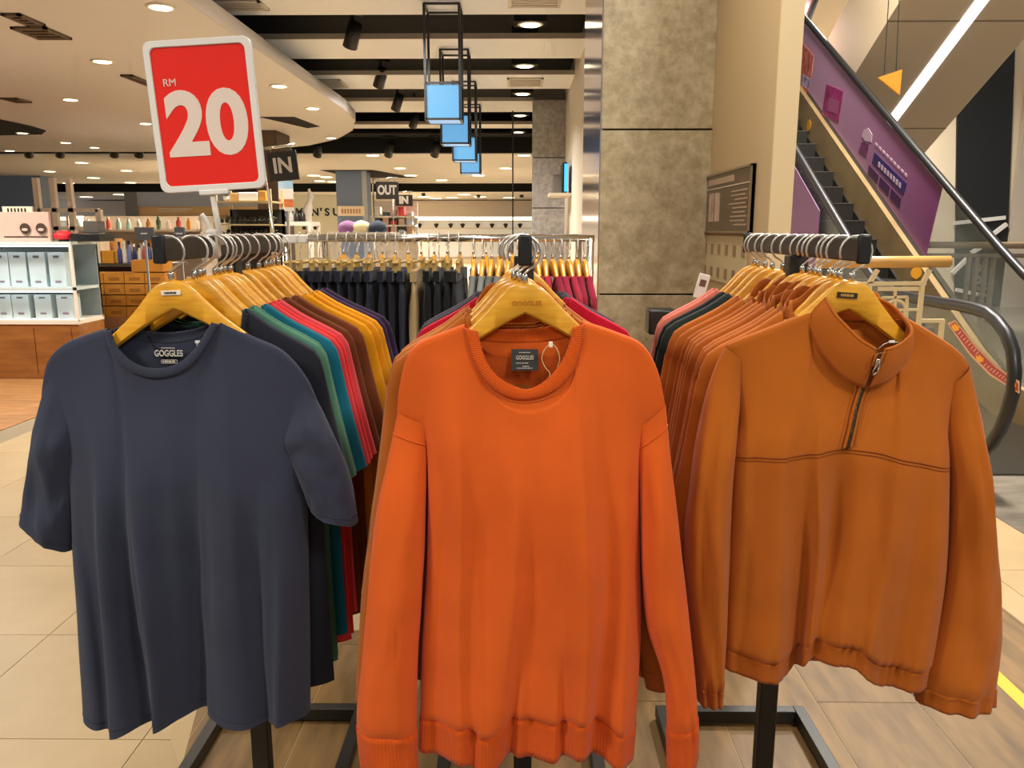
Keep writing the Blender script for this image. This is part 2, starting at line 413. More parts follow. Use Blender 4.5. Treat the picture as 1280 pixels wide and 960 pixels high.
# ------------------------------------------------------------------ the three garments in front
def U(D, x0, z0):
    def f(pts):
        if isinstance(pts, tuple) and not isinstance(pts[0], tuple): pts = [pts]
        o = []
        for px, py in pts:
            p = P(px, py, D); o.append((p.x - x0, p.z - z0))
        return o
    return f
LX, MX, RX = -.63, .008, .595       # x of the three display arms
LETTER = mat('print_cream', 'd8d0bd', rough=.8)
def marks(par, x, y, z, w, h, n, m=None, sx=0):   # a line of tiny print too small to read
    b = MB(); s = w / n
    for k in range(n): b.box(-w / 2 + k * s, -w / 2 + k * s + s * (.62 + .2 * (k % 2)), -.0003, .0003, -h / 2, h / 2)
    return b.build('fine_print', m or LETTER, par, loc=(x, y, z))
def navy_tee():
    D, x0, z0 = 1.45, LX, HTOP; u = U(D, x0, z0)
    sp = dict(
        SL=u([(52, 505), (62, 455), (80, 434), (104, 423), (136, 413)]), SR=u([(277, 404), (318, 424), (354, 441), (383, 474), (404, 522)]),
        NF=u([(136, 413), (147, 438), (172, 460), (203, 469), (236, 462), (258, 442), (272, 416), (277, 404)]),
        NB=u([(136, 413), (165, 426), (205, 431), (245, 424), (277, 404)]),
        NFi=u([(142, 411), (153, 431), (176, 450), (203, 457), (231, 451), (250, 434), (263, 412), (268, 402)]),
        NBi=u([(142, 411), (170, 414), (206, 417), (241, 412), (268, 402)]),
        L=u([(52, 505), (76, 565), (90, 615), (94, 690), (100, 780), (107, 893)]), R=u([(404, 522), (396, 570), (386, 615), (386, 700), (388, 800), (388, 888)]),
        HF=u([(107, 893), (150, 896), (185, 889), (215, 884), (245, 876), (272, 872), (300, 883), (335, 888), (370, 885), (388, 888)]),
        HB=u([(107, 893), (150, 880), (200, 872), (270, 866), (330, 874), (388, 888)]),
        sleeves=[(u([(63, 462), (50, 520), (40, 590), (31, 645)]), u([(104, 520), (99, 580), (96, 640), (92, 686)])),
                 (u([(385, 478), (413, 535), (437, 592), (448, 652)]), u([(350, 530), (366, 575), (380, 608), (390, 634)]))],
        T=(.012, .058), sd=.045, sy=-.004, seed=3, wr=.009,
        folds=[(.19, .030, .022, .03, .25), (.30, .022, -.016, .05, .2), (.36, .020, .016, .05, .35), (.58, .05, -.022, .0, .3),
               (.60, .010, .010, -.02, .35), (.74, .05, .012, .04, .2), (.90, .022, .016, .02, .5), (.83, .02, -.012, .0, .4), (.10, .03, -.012, .06, .4), (.47, .06, .014, .04, .3)],
        bfolds=[(.3, .1, .03, 0, .3), (.7, .1, .03, 0, .3)])
    root = thing('t_shirt', 'dark navy crew neck T-shirt, frontmost on the left rack', 't-shirt', (x0, D, z0))
    m, rm = fabric('363a4a'), fabric('343848', rib=12)
    ff, fb, body = garment(root, sp, m, rm)
    q = fb(.5, .03); lz = P(208, 443, D).z - z0; lx = P(208, 443, D).x - x0; y = q.y - .006
    text('GOGGLES', .0115, LETTER, root, (lx, y, lz), FRONT, bold=.0002, sx=.72, name='neck_print')
    marks(root, lx, y, lz + .0105, .026, .0014, 9)
    b = MB(); 
    for a in ((-.015, .015, -.0158, -.015), (-.015, .015, -.0218, -.021), (-.015, -.0142, -.0218, -.015), (.0142, .015, -.0218, -.015)):
        b.box(a[0], a[1], -.0004, .0004, a[2], a[3])
    b.build('size_print_frame', LETTER, root, loc=(lx, y, lz + .0035))
    marks(root, lx, y, lz - .0149, .024, .0032, 7)
    p = P(246, 428, D); tg = MB().box(-.006, .006, -.0008, .0008, -.0025, .0025); tg.build('tag_fastener', WHITEP, root, loc=(p.x - x0, y - .002, p.z - z0))
    MB().tube([(p.x - x0 - .001, y - .003, p.z - z0), (p.x - x0 - .004, y - .004, p.z - z0 - .012), (p.x - x0 - .008, y - .004, p.z - z0 - .02)], .0005, 5).build('tag_thread', WHITEP, root, True)
    # stitched sleeve hems
    for k in (0, 1):
        sf = sleeve_fn(sp, k); MB().tube([sf(i / 40, .94) + Vector((0, -.0008 if math.sin(2 * PI * i / 40) > 0 else .0008, 0)) for i in range(40)], .0006, 4, closed=True).build('sleeve_stitching', m, root, True)
    MB().tube([ff(i / 80, .975) + Vector((0, -.0008, 0)) for i in range(81)], .0006, 4).build('hem_stitching', m, root, True)
def orange_sweater():
    D, x0, z0 = 1.38, MX, HTOP; u = U(D, x0, z0)
    sp = dict(
        SL=u([(496, 530), (499, 489), (508, 452), (524, 431), (552, 419), (581, 408)]), SR=u([(728, 404), (770, 418), (803, 434), (823, 470), (833, 522)]),
        NF=u([(581, 408), (590, 440), (607, 472), (630, 490), (658, 495), (690, 486), (713, 465), (725, 433), (728, 404)]),
        NB=u([(581, 408), (604, 427), (662, 430), (710, 423), (728, 404)]),
        NFi=u([(597, 413), (608, 448), (623, 467), (642, 478), (660, 482), (679, 473), (697, 455), (709, 433), (716, 408)]),
        NBi=u([(597, 413), (625, 413), (660, 413), (692, 409), (716, 408)]),
        L=u([(496, 530), (518, 540), (533, 556), (534, 690), (528, 800), (524, 933)]), R=u([(833, 522), (815, 540), (800, 562), (800, 690), (801, 800), (792, 942)]),
        HF=u([(524, 933), (560, 930), (582, 930), (605, 944), (624, 938), (640, 928), (690, 930), (712, 922), (750, 928), (770, 940), (792, 942)]),
        HB=u([(524, 933), (580, 915), (650, 905), (730, 912), (792, 942)]),
        sleeves=[(u([(497, 515), (484, 580), (471, 650), (457, 800), (450, 890), (455, 945)]), u([(534, 530), (534, 600), (532, 690), (526, 800), (522, 900), (525, 952)])),
                 (u([(832, 505), (840, 600), (848, 680), (861, 800), (868, 885), (868, 934)]), u([(797, 535), (799, 610), (800, 690), (806, 770), (827, 845), (831, 948)]))],
        T=(.012, .06), sd=.038, sy=-.026, seed=9, wr=.007, hem=.90, cuff=.875,
        folds=[(.08, .05, -.02, .02, .1), (.17, .035, .018, .02, .05), (.29, .05, -.014, .03, .25), (.40, .06, .014, .02, .3), (.52, .06, -.012, .02, .3),
               (.72, .05, .018, -.03, .15), (.82, .03, -.016, -.02, .2), (.92, .04, .018, .0, .3), (.27, .02, .014, .02, .72), (.44, .02, -.018, .02, .75), (.66, .02, -.016, .0, .75)],
        bfolds=[(.3, .1, .03, 0, .3), (.7, .1, .03, 0, .3)])
    root = thing('sweatshirt', 'bright burnt-orange crew neck sweatshirt, frontmost on the middle rack', 'sweatshirt', (x0, D, z0))
    m, rm = fabric('e0611d'), fabric('d95812', rib=12)
    ff, fb, body = garment(root, sp, m, rm)
    th = mat('orange_thread', 'd9661f', rough=.8)
    for k in (0, 1):
        sf = sleeve_fn(sp, k)
        MB().tube([sf(i / 40, .055) * 1.0 + Vector((0, -.001 if math.sin(2 * PI * i / 40) > 0 else .001, 0)) for i in range(40)], .0011, 5, closed=True).build('shoulder_seam', m, root, True)
    n = MB().tube([ff(.25 + .5 * i / 60, .012) + Vector((0, -.001, 0)) for i in range(61)], .0006, 4); n.build('collar_stitching', th, root, True)
    y = fb(.5, .04).y - .007; c = P(656, 451, D); cx, cz = c.x - x0, c.z - z0
    lb = MB().box(-.0235, .0235, -.0006, .0006, -.019, .019).build('neck_label', mat('label_grey', '3d3d3c', rough=.8), root, loc=(cx, y, cz)); lb['label'] = 'dark grey woven neck label'
    text('GOGGLES', .0068, LETTER, lb, (0, -.0012, .004), FRONT, bold=.0001, sx=.72)
    for x_, z_, w_, n_ in ((0, .0135, .02, 8), (-.004, -.0055, .022, 7), (.002, -.0112, .012, 4), (0, -.0145, .028, 10)): marks(lb, x_, -.0010, z_, w_, .0014, n_)
    cord = mat('cream_cord', 'f0cf94', rough=.7)
    pts = [P(px, py, D - (x0 * 0) + 0) for px, py in ((687, 428), (680, 436), (677, 447), (681, 457), (687, 465), (683, 474))]
    pts2 = [P(px, py, D) for px, py in ((690, 428), (696, 435), (699, 447), (696, 458))]
    off = Vector((x0, D, z0)); yy = Vector((0, -.016, 0))
    for q in (pts, pts2): 
        g = crv([tuple(p - off + yy) for p in q]); MB().tube([g(i / 16) for i in range(17)], .0007, 5).build('tag_cord', cord, root, True)
    p = P(688, 429, D) - off; MB().box(-.0035, .0035, -.002, .002, -.005, .005).build('tag_fastener', mat('fastener_white', 'fff4dc', rough=.4), root, bevel=.001, loc=p + yy)
def half_zip():
    D, x0, z0 = 1.45, RX, HTOP; u = U(D, x0, z0)
    sp = dict(
        SL=u([(906, 436), (922, 427), (955, 414), (985, 402), (1010, 392)]), SR=u([(1132, 400), (1160, 416), (1190, 436), (1206, 452), (1214, 470)]),
        NF=u([(1010, 392), (1016, 430), (1040, 464), (1068, 478), (1100, 468), (1126, 440), (1132, 400)]),
        NB=u([(1010, 392), (1035, 400), (1075, 404), (1110, 402), (1132, 400)]),
        L=u([(906, 436), (918, 470), (920, 525), (909, 570), (904, 690), (896, 824)]), R=u([(1214, 470), (1192, 500), (1183, 540), (1183, 580), (1177, 720), (1155, 847)]),
        HF=u([(896, 824), (930, 833), (975, 835), (990, 826), (1002, 811), (1048, 812), (1066, 826), (1085, 838), (1120, 843), (1155, 847)]),
        HB=u([(896, 824), (960, 815), (1050, 828), (1100, 832), (1155, 847)]),
        sleeves=[(u([(907, 434), (893, 460), (876, 515), (862, 590), (853, 670), (858, 780), (868, 864)]), u([(926, 450), (924, 500), (918, 545), (911, 600), (908, 700), (904, 790), (899, 862)])),
                 (u([(1211, 456), (1222, 520), (1228, 613), (1236, 700), (1240, 780), (1236, 840), (1233, 872)]), u([(1186, 480), (1180, 540), (1180, 610), (1176, 700), (1163, 770), (1147, 825), (1140, 868)]))],
        T=(.012, .058), sd=.05, sy=-.02, seed=21, wr=.006, hem=.935, cuff=.945, gather=.0022,
        folds=[(.09, .04, -.014, .02, .1), (.20, .05, .016, .02, .2), (.37, .030, .030, .03, .35), (.455, .05, -.036, -.03, .35), (.70, .05, .020, -.1, .25),
               (.60, .04, .010, .0, .5), (.90, .05, .012, 0, .3), (.80, .06, -.012, -.04, .3)],
        bfolds=[(.3, .1, .02, 0, .3), (.7, .1, .02, 0, .3)])
    root = thing('half_zip_sweater', 'caramel brown half-zip sweater, frontmost on the right rack', 'sweater', (x0, D, z0))
    m = fabric('b86218'); rm = fabric('b25c14')
    ff, fb, body = garment(root, sp, m, rm, collar=None)
    off = Vector((x0, D, z0))
    def W(l): return [tuple(P(px, py, D) - off + Vector((0, y, 0))) for px, py, y in l]
    base = crv(W([(1067, 478, -.046), (1040, 464, -.042), (1016, 430, -.028), (1010, 394, -.002), (1035, 400, .018), (1075, 405, .024), (1110, 402, .018), (1131, 401, .0), (1126, 440, -.03), (1100, 468, -.042), (1073, 478, -.046)]))
    top = crv(W([(1076, 431, -.062), (1052, 414, -.056), (1036, 392, -.038), (1029, 374, -.010), (1044, 366, .024), (1078, 370, .036), (1108, 376, .028), (1127, 393, .0), (1127, 412, -.034), (1112, 425, -.05), (1086, 431, -.062)]))
    def cf(a, t):
        b, q = base(a), top(a); p = b.lerp(q, t); n = Vector((p.x - .02, p.y + .01, 0)); n = n.normalized() if n.length > 0 else n
        return p + n * (.004 * math.sin(PI * t) + .002 * math.sin(a * 40) * t)
    c = grid('stand_collar', cf, 72, 12, m, root, solid=.004)
    MB().tube([cf(i / 72, 1) for i in range(73)], .0032, 8).build('collar_edge', m, c, True)
    MB().tube([cf(i / 72, 0) for i in range(73)], .0018, 6).build('collar_seam', m, c, True)
    # zip
    zc = crv([tuple(Vector(q)) for q in W([(1080, 434, -.066), (1075, 452, -.060), (1069, 478, -.0), (1058, 508, 0), (1045, 551, 0)])], True)
    def fy(p):                    # front surface depth below a point of the garment plane
        best = min(((ff(a, t) - p).xz.length, ff(a, t).y) for a in [.40 + .01 * i for i in range(22)] for t in [.0 + .012 * i for i in range(26)]); return best[1]
    zp = []
    for i in range(25):
        p = zc(i / 24); y = p.y if i < 8 else fy(p) - .004
        zp.append(Vector((p.x, y, p.z)))
    ys = [p.y for p in zp]
    for i in range(25): zp[i].y = sum(ys[max(0, i - 2):i + 3]) / len(ys[max(0, i - 2):i + 3])
    zg = crv([tuple(p) for p in zp])
    def strip(w, off_, nm, mm, par):
        def f(a, t):
            p = zg(t); return p + Vector(((a - .5) * w, -off_, (a - .5) * w * .25))
        return grid(nm, f, 2, 40, mm, par, solid=.0012)
    z = strip(.017, .0005, 'zip_placket', m, root)
    strip(.0065, .0018, 'zip_teeth', mat('zip_bronze', '6a5436', rough=.4, metal=.8, col2='3a2d1c', vscale=300), z)
    for s in (-1, 1):
        MB().tube([zg(i / 40) + Vector((s * .0135, -.0015, s * .003)) for i in range(41)], .0007, 4).build('zip_stitching', m, z, True)
    silver = mat('zip_slider_metal', 'b8ad98', rough=.3, metal=1)
    p = zg(.10)
    sl = MB().box(-.004, .004, -.004, .003, -.008, .008).build('zip_slider', silver, z, bevel=.0015, loc=p + Vector((0, -.004, 0)), rot=(0, R(14), 0))
    MB().tube([(0.0, -.006, .004), (.003, -.007, -.004), (.002, -.008, -.014), (-.004, -.008, -.022), (-.006, -.008, -.014), (-.003, -.007, -.004)], .0013, 6, closed=True).build('zip_pull', silver, sl, True)
    q = [P(px, py, D) - off + Vector((0, -.062, 0)) for px, py in ((1079, 430), (1086, 424), (1094, 421), (1103, 422))]
    MB().tube(q, .0006, 5).build('tag_thread', WHITEP, root, True)
    MB().box(-.005, .005, -.001, .001, -.002, .002).build('tag_fastener', WHITEP, root, loc=P(1095, 421, D) - off + Vector((0, -.063, 0)))
    # yoke seam
    yk = crv([(x, z) for x, z in u([(905, 566), (970, 561), (1046, 553), (1110, 563), (1183, 580)])])
    xs = [yk(i / 60) for i in range(61)]
    def tz(a): return yk(a)[1]
    for dz in (0, -.006):
        MB().tube(surf_curve(ff, lambda a: tz(a) + dz), .0010 if dz == 0 else .0006, 5).build('yoke_seam', mat('seam_brown', '8a430e', rough=.9), root, True)
navy_tee(); orange_sweater(); half_zip()
TAGM = mat('hanger_tag_white', 'f4ead6', rough=.5); TXTD = mat('ink_dark', '2a2419', rough=.7)
h = hanger(LX, 1.45, 'honey wooden hanger carrying the navy T-shirt in front', 'wooden hangers', roty=R(-2))
b = MB().box(-.018, .018, -.0012, .0012, -.0045, .0045).build('size_sticker', TAGM, h, bevel=.001, loc=(0, -.0095, -.022)); marks(b, 0, -.0015, 0, .022, .0035, 7, TXTD)
h = hanger(MX, 1.38, 'honey wooden hanger carrying the bright orange sweatshirt', 'wooden hangers', roty=R(-1))
text('GOGGLES', .008, mat('engraving', 'c8800e', rough=.6), h, (.003, -.0088, -.034), FRONT, sx=1.0, name='engraved_lettering')
h = hanger(RX, 1.45, 'honey wooden hanger carrying the caramel half-zip in front', 'wooden hangers', roty=R(4))
b = MB().box(-.018, .018, -.001, .001, -.005, .005).build('size_sticker', mat('sticker_dark', '2c2211', rough=.5), h, loc=(-.008, -.0095, -.026))
marks(b, 0, -.0013, 0, .024, .0045, 7, mat('ink_gold', 'c99b3b', rough=.6))
# ------------------------------------------------------------------ garments hanging behind them
def sym(l): return [(-x, z) for x, z in l]
def tee_spec(seed, wid=1.0):
    rnd = random.Random(seed)
    C, A = (-.222 * wid, -.20), (-.205 * wid, -.345); hm = -.80 + rnd.uniform(-.02, .02)
    SL = [C, (-.217 * wid, -.168), (-.206 * wid, -.140), (-.17, -.116), (-.13, -.092), (-.092, -.062)]
    L = [C, (-.213 * wid, -.27), A, (-.207 * wid, -.6), (-.212 * wid, hm)]
    HF = [(-.212 * wid, hm), (-.1, hm - .02), (0, hm - .005), (.1, hm - .02), (.212 * wid, hm)]
    so = [(-.221 * wid, -.185), (-.238 * wid, -.28), (-.262 * wid, -.40)]; si = [(-.185 * wid, -.27), (-.192 * wid, -.36), (-.20 * wid, -.43)]
    return dict(SL=SL, SR=sym(SL)[::-1], NF=[(-.092, -.062), (-.075, -.13), (0, -.165), (.075, -.13), (.092, -.062)], NB=[(-.092, -.062), (-.05, -.10), (0, -.105), (.05, -.10), (.092, -.062)],
                NFi=[(-.084, -.059), (-.068, -.118), (0, -.15), (.068, -.118), (.084, -.059)], NBi=[(-.084, -.059), (-.05, -.088), (0, -.092), (.05, -.088), (.084, -.059)],
                L=L, R=sym(L), HF=HF, HB=HF, sleeves=[(so, si), (sym(so), sym(si))], T=(.0115, .014), neck=.006, sd=.020, sy=0, seed=seed * 3.1, wr=.004,
                folds=[(rnd.uniform(.1, .9), .05, rnd.uniform(-.005, .005), rnd.uniform(-.05, .05), .2) for _ in range(6)])
def sweat_spec(seed, wid=1.0):
    rnd = random.Random(seed + 100)
    C, A = (-.228 * wid, -.215), (-.195 * wid, -.29); hm = -.76
    SL = [C, (-.220 * wid, -.168), (-.207 * wid, -.140), (-.17, -.116), (-.13, -.092), (-.092, -.062)]
    L = [C, (-.21 * wid, -.26), A, (-.196 * wid, -.55), (-.195 * wid, hm)]
    HF = [(-.195 * wid, hm), (-.1, hm - .015), (0, hm), (.1, hm - .015), (.195 * wid, hm)]
    so = [(-.227 * wid, -.19), (-.25 * wid, -.36), (-.283 * wid, -.58), (-.302 * wid, -.80)]; si = [(-.18 * wid, -.24), (-.188 * wid, -.4), (-.21 * wid, -.6), (-.245 * wid, -.80)]
    d = tee_spec(seed); d.update(SL=SL, SR=sym(SL)[::-1], NF=[(-.092, -.062), (-.075, -.135), (0, -.17), (.075, -.135), (.092, -.062)], NB=[(-.092, -.062), (-.05, -.10), (0, -.105), (.05, -.10), (.092, -.062)],
             L=L, R=sym(L), HF=HF, HB=HF, sleeves=[(so, si), (sym(so), sym(si))], T=(.0115, .015), sd=.022, hem=.93, cuff=.93)
    return d
PROTO = {}
def proto(kind, var):
    k = (kind, var)
    if k not in PROTO:
        root = bpy.data.objects.new('proto', None); COL.objects.link(root)
        sp = tee_spec(var + 1) if kind == 'tee' else sweat_spec(var + 1)
        ff, fb, b = garment(root, sp, fabric('808080'), None, nu=36, nv=24, su=16, sv=14, collar='crew' if kind != 'zip' else None)
        if kind == 'zip':
            def cf(a, t):
                an = 2 * PI * a; s, c = math.sin(an), math.cos(an)
                zb = -.125 - .045 * c; zt = -.050 - .034 * c
                return Vector((-(.09 - .012 * t) * s, -(.022 + .004 * t) * c + .003 * math.sin(7 * an + var), (zb + (zt - zb) * t) + .008 * math.sin(5 * an + var * 2) * t))
            grid('stand_collar', cf, 30, 5, fabric('808080'), root, wrap=True, solid=.004)
        PROTO[k] = root
    return PROTO[k]
def hang(kind, name, cat, col, x, y, label, hl, group, rotz=0, ztop=HTOP, hang_group='wooden hangers', scale=1, dx=0, roty=0, var=None, flip=False):
    v = random.randrange(3) if var is None else var
    r = dup(proto(kind, v), (x + dx, y, ztop), (0, roty, rotz)); r.name = name; r.scale = (scale, 1, 1)
    tag(r, label, cat, group); m, rm = fabric(col), fabric(col, rib=12)
    for c in r.children_recursive:
        mm = rm if c.name.split('.')[0] in ('collar', 'collar_back', 'cuff', 'hem_band') else m
        for s in c.material_slots: s.link = 'OBJECT'; s.material = mm
    hanger(x + dx, y, hl, hang_group, rotz, roty, ztop, flip)
    return r
rj = random.Random(5)
left = [('20222b', 'near-black navy T-shirt hanging directly behind the front navy one'), ('1f4a47', 'dark teal-green T-shirt hanging third from the front, left rack'),
        ('4f8167', 'sage green T-shirt on the left rack, nearest the front'), ('44765e', 'sage green T-shirt on the left rack, next to the teal one'),
        ('156b80', 'petrol teal T-shirt between the sage green and red shirts'), ('d83a3c', 'coral red T-shirt on the left rack, first of three reds'),
        ('dd2c30', 'coral red T-shirt on the left rack, middle of three reds'), ('d64a4e', 'coral red T-shirt on the left rack, last of three reds')]
for i, (c, l) in enumerate(left):
    y = 1.485 + .034 * i
    hang('tee', 't_shirt', 't-shirt', c, LX, y, l, 'honey wooden hanger holding the ' + l.split(' T-shirt')[0] + ' T-shirt, %s behind the front' % ORD[i], 'T-shirts on the left rack', dx=(.026 if i < 1 else .010) + rj.uniform(-.006, .006), scale=1.06 + .014 * min(i, 6), rotz=R(rj.uniform(-2, 2)), var=i % 3)
left2 = [('6b3416', 'chocolate brown T-shirt just behind the rack post, left rack'), ('733a1a', 'chocolate brown T-shirt in front of the mustard shirts, left rack'),
         ('e3980c', 'mustard yellow T-shirt on the left rack, first of three'), ('dd900a', 'mustard yellow T-shirt on the left rack, second of three'), ('e39b14', 'mustard yellow T-shirt on the left rack, last of three'),
         ('3d2748', 'deep purple T-shirt behind the mustard shirts, left rack'), ('34233f', 'deep purple T-shirt at the far end of the left rack')]
for i, (c, l) in enumerate(left2):
    y = (1.79, 1.84, 1.895, 1.945, 1.99, 2.04, 2.08)[i]
    hang('tee', 't_shirt', 't-shirt', c, LX, y, l, 'honey wooden hanger holding the ' + l.split(' T-shirt')[0] + ' T-shirt, %s behind the post' % ORD[i], 'T-shirts on the left rack', dx=.012 + rj.uniform(-.008, .008), scale=1.17 + .026 * i, rotz=R(rj.uniform(-2, 2)), var=i % 3)
mid = [('sweat', 'b4601c', 'camel brown sweatshirt directly behind the bright orange one'), ('sweat', 'bb6a22', 'camel brown sweatshirt hanging third on the middle rack'), ('sweat', 'b05a18', 'camel brown sweatshirt hanging fourth on the middle rack'),
       ('sweat', 'b8651f', 'camel brown sweatshirt hanging fifth on the middle rack'), ('zip', 'b4601c', 'camel brown half-zip hanging last of the browns, middle rack'),
       ('tee', 'c3102c', 'crimson T-shirt behind the camel sweatshirts, middle rack'), ('tee', '3f3a42', 'charcoal grey T-shirt behind the crimson one, middle rack'),
       ('tee', '3b2c40', 'dusky purple T-shirt near the far end of middle rack'), ('tee', '433c46', 'charcoal purple T-shirt at the far end of middle rack')]
for i, (k, c, l) in enumerate(mid):
    y = 1.425 + .045 * i if i < 5 else 1.80 + .06 * (i - 5)
    hang(k, 't_shirt' if k == 'tee' else 'sweatshirt', 't-shirt' if k == 'tee' else 'sweatshirt', c, MX, y, l, 'honey wooden hanger %s behind the bright orange sweatshirt' % ORD[i], 'tops on the middle rack', dx=(-.016 if i < 5 else -.004) + rj.uniform(-.006, .006), rotz=R(rj.uniform(-2, 2) + (3 if i < 5 else 0)), var=i % 3, scale=1.04 if i < 5 else 1.14)
right = ['b8651f', 'b05c18', 'b66420', 'ac5a1a', 'b2601e', 'b8651f', 'aa5818', 'b05e1c']
for i, c in enumerate(right):
    y = 1.49 + .038 * i
    hang('zip', 'half_zip_sweater', 'sweater', c, RX, y, 'caramel half-zip sweater on the right rack, %s behind the front one' % ORD[i], 'honey wooden hanger of the %s half-zip behind the front one' % ORD[i], 'half-zip sweaters on the right rack', dx=rj.uniform(-.006, .006), rotz=R(rj.uniform(-2, 2) - 2), var=i % 3, scale=1.12)
right2 = [('sweat', 'b66420', 'caramel sweatshirt just behind the post of the right rack'), ('sweat', '2a332d', 'dark bottle-green sweatshirt near the far end of right rack'), ('sweat', '191c1b', 'black sweatshirt between the green and pink ones'),
          ('tee', 'd0705c', 'salmon pink T-shirt, second from the far end of right rack'), ('tee', 'd87a68', 'salmon pink T-shirt at the far end of the right rack')]
for i, (k, c, l) in enumerate(right2):
    y = 1.83 + .062 * i
    hang(k, 't_shirt' if k == 'tee' else 'sweatshirt', 't-shirt' if k == 'tee' else 'sweatshirt', c, RX, y, l, 'honey wooden hanger %s behind the post of the right rack' % ORD[i], 'tops at the back of the right rack', dx=rj.uniform(-.006, .006), rotz=R(rj.uniform(-2, 2)), var=i % 3, flip=True, scale=1.14)
# ------------------------------------------------------------------ racks
def rack(name, label, x, y0, y1, py, bx0, bx1, by0, by1, angle=0):
    t = thing(name, label, 'clothes rack', (x, py, 0), 0, 'black display racks')
    MB().box(-.009, .009, y0 - py, y1 - py, ARMZ - .021, ARMZ + .021).build('arm', BLACKM, t, bevel=.003)
    for yy in (y0, y1):
        MB().box(-.0115, .0115, yy - py - .006, yy - py + .006, ARMZ - .025, ARMZ + .026).build('end_cap', DARK, t, bevel=.004)
    MB().box(-.021, .021, -.017, .017, .02, ARMZ - .02).build('post', BLACKM, t, bevel=.003)
    s = .034
    for n, a, b in (('base_bar', (bx0, by0), (bx1, by0)), ('base_bar', (bx0, by1), (bx1, by1)), ('base_bar', (bx0, by0), (bx0, by1)), ('base_bar', (bx1, by0), (bx1, by1)), ('base_crossbar', (bx0, py), (bx1, py))):
        xa, xb = min(a[0], b[0]) - s / 2, max(a[0], b[0]) + s / 2; ya, yb = min(a[1], b[1]) - s / 2, max(a[1], b[1]) + s / 2
        if a[1] == b[1]: xa, xb = xa + s, xb - s
        MB().box(xa - x, xb - x, ya - py, yb - py, .012, .05).build(n, BLACKM, t, bevel=.002)
    for fx in (bx0, bx1):
        for fy_ in (by0, by1): MB().lathe([(.016, 0), (.016, .013)], 10).build('foot', DARK, t, loc=(fx - x, fy_ - py, 0))
    return t
rack('clothes_rack', 'black two-way rack of colourful T-shirts beneath the red price sign', LX, 1.41, 2.11, 1.75, -.92, -.49, 1.27, 2.24)
rack('clothes_rack', 'black rack carrying the orange sweatshirt, middle of the three', MX, 1.335, 2.06, 1.70, -.21, .22, 1.22, 2.20)
rack('clothes_rack', 'black rack of brown half-zips in front of the escalator', RX, 1.41, 2.13, 1.75, .44, .865, 1.27, 2.24)
#PART3
for r_ in list(PROTO.values()):
    for c in r_.children_recursive: bpy.data.objects.remove(c)
    bpy.data.objects.remove(r_)
# ================================================================== FLOOR
def clip_convex(poly, cp):
    out = list(poly); n = len(cp)
    for i in range(n):
        (ax, ay), (bx, by) = cp[i], cp[(i + 1) % n]; inp, out = out, []
        def sd(p): return (bx - ax) * (p[1] - ay) - (by - ay) * (p[0] - ax)
        for k in range(len(inp)):
            p, q = inp[k - 1], inp[k]; sp_, sq = sd(p), sd(q)
            if sq >= 0:
                if sp_ < 0: t = sp_ / (sp_ - sq); out.append((p[0] + (q[0] - p[0]) * t, p[1] + (q[1] - p[1]) * t))
                out.append(q)
            elif sp_ >= 0:
                t = sp_ / (sp_ - sq); out.append((p[0] + (q[0] - p[0]) * t, p[1] + (q[1] - p[1]) * t))
        if not out: return []
    return out
GROUT = mat('grout', '8f8068', rough=.9)
TILE = mat('cream_porcelain', 'b69d74', rough=.42, col2='ab9268', vscale=3, rnd=.03, contrast=(.3, .7))
PLANK = mat('wood_look_tile', '634a22', rough=.55, col2='876638', vscale=7, vstretch=(3.2, .55, 1), rnd=.10, contrast=(.32, .68), detail=8)
PLANKL = mat('brown_wood_floor', '94673c', rough=.4, col2='b5824e', vscale=5, vstretch=(.6, 3, 1), rnd=.1)
GREYF = mat('grey_stone_floor', '6d655a', rough=.22, col2='8a8072', vscale=2.5, vstretch=(1, 3, 1))
floor = struct(MB().box(-24, 14, -3, 52, -.12, -.006).build('floor', GROUT))
wood = [(1.95, .3), (1.95, 4.7), (-.64, 2.80), (-.86, 2.74), (-1.02, 2.62), (-1.10, 2.46), (-1.105, 2.30), (-1.04, 2.13), (-.955, 2.0), (-.55, .3)]
def inside(p, cp): return all((cp[(i + 1) % len(cp)][0] - cp[i][0]) * (p[1] - cp[i][1]) - (cp[(i + 1) % len(cp)][1] - cp[i][1]) * (p[0] - cp[i][0]) >= 0 for i in range(len(cp)))
tw, td = .645, .625
tile_me = MB().box(.0015, tw - .0015, .0015, td - .0015, -.006, 0).mesh('tile', TILE)
for i in range(-5, 6):
    for j in range(-1, 18):
        x, y = -1.128 + i * tw, 2.14 + j * td
        if x < -4.0 or x > 2.5: continue
        if all(inside(p, wood) for p in ((x, y), (x + tw, y), (x, y + td), (x + tw, y + td))): continue
        if abs(x + tw / 2) > .72 * y + 1.2: continue
        if x + tw > 2.53: 
            MB().box(x + .0015, 2.53, y + .0015, y + td - .0015, -.006, 0).build('tile', TILE, floor); continue
        link('tile', tile_me, floor, loc=(x, y, 0))
pw, pl = .325, .70; n = 0
MB().slab(wood, -.005, .0012).build('wood_zone_grout', mat('light_grout', 'b29a72', rough=.8), floor)
for i in range(-6, 10):
    for j in range(-1, 8):
        x, y = i * pw + .31, j * pl + .25 + (.35 if i % 2 else 0)
        poly = clip_convex([(x + .0016, y + .0016), (x + pw - .0016, y + .0016), (x + pw - .0016, y + pl - .0016), (x + .0016, y + pl - .0016)], wood)
        if len(poly) > 2: MB().slab(poly, -.005, .003).build('wood_plank', PLANK, floor)
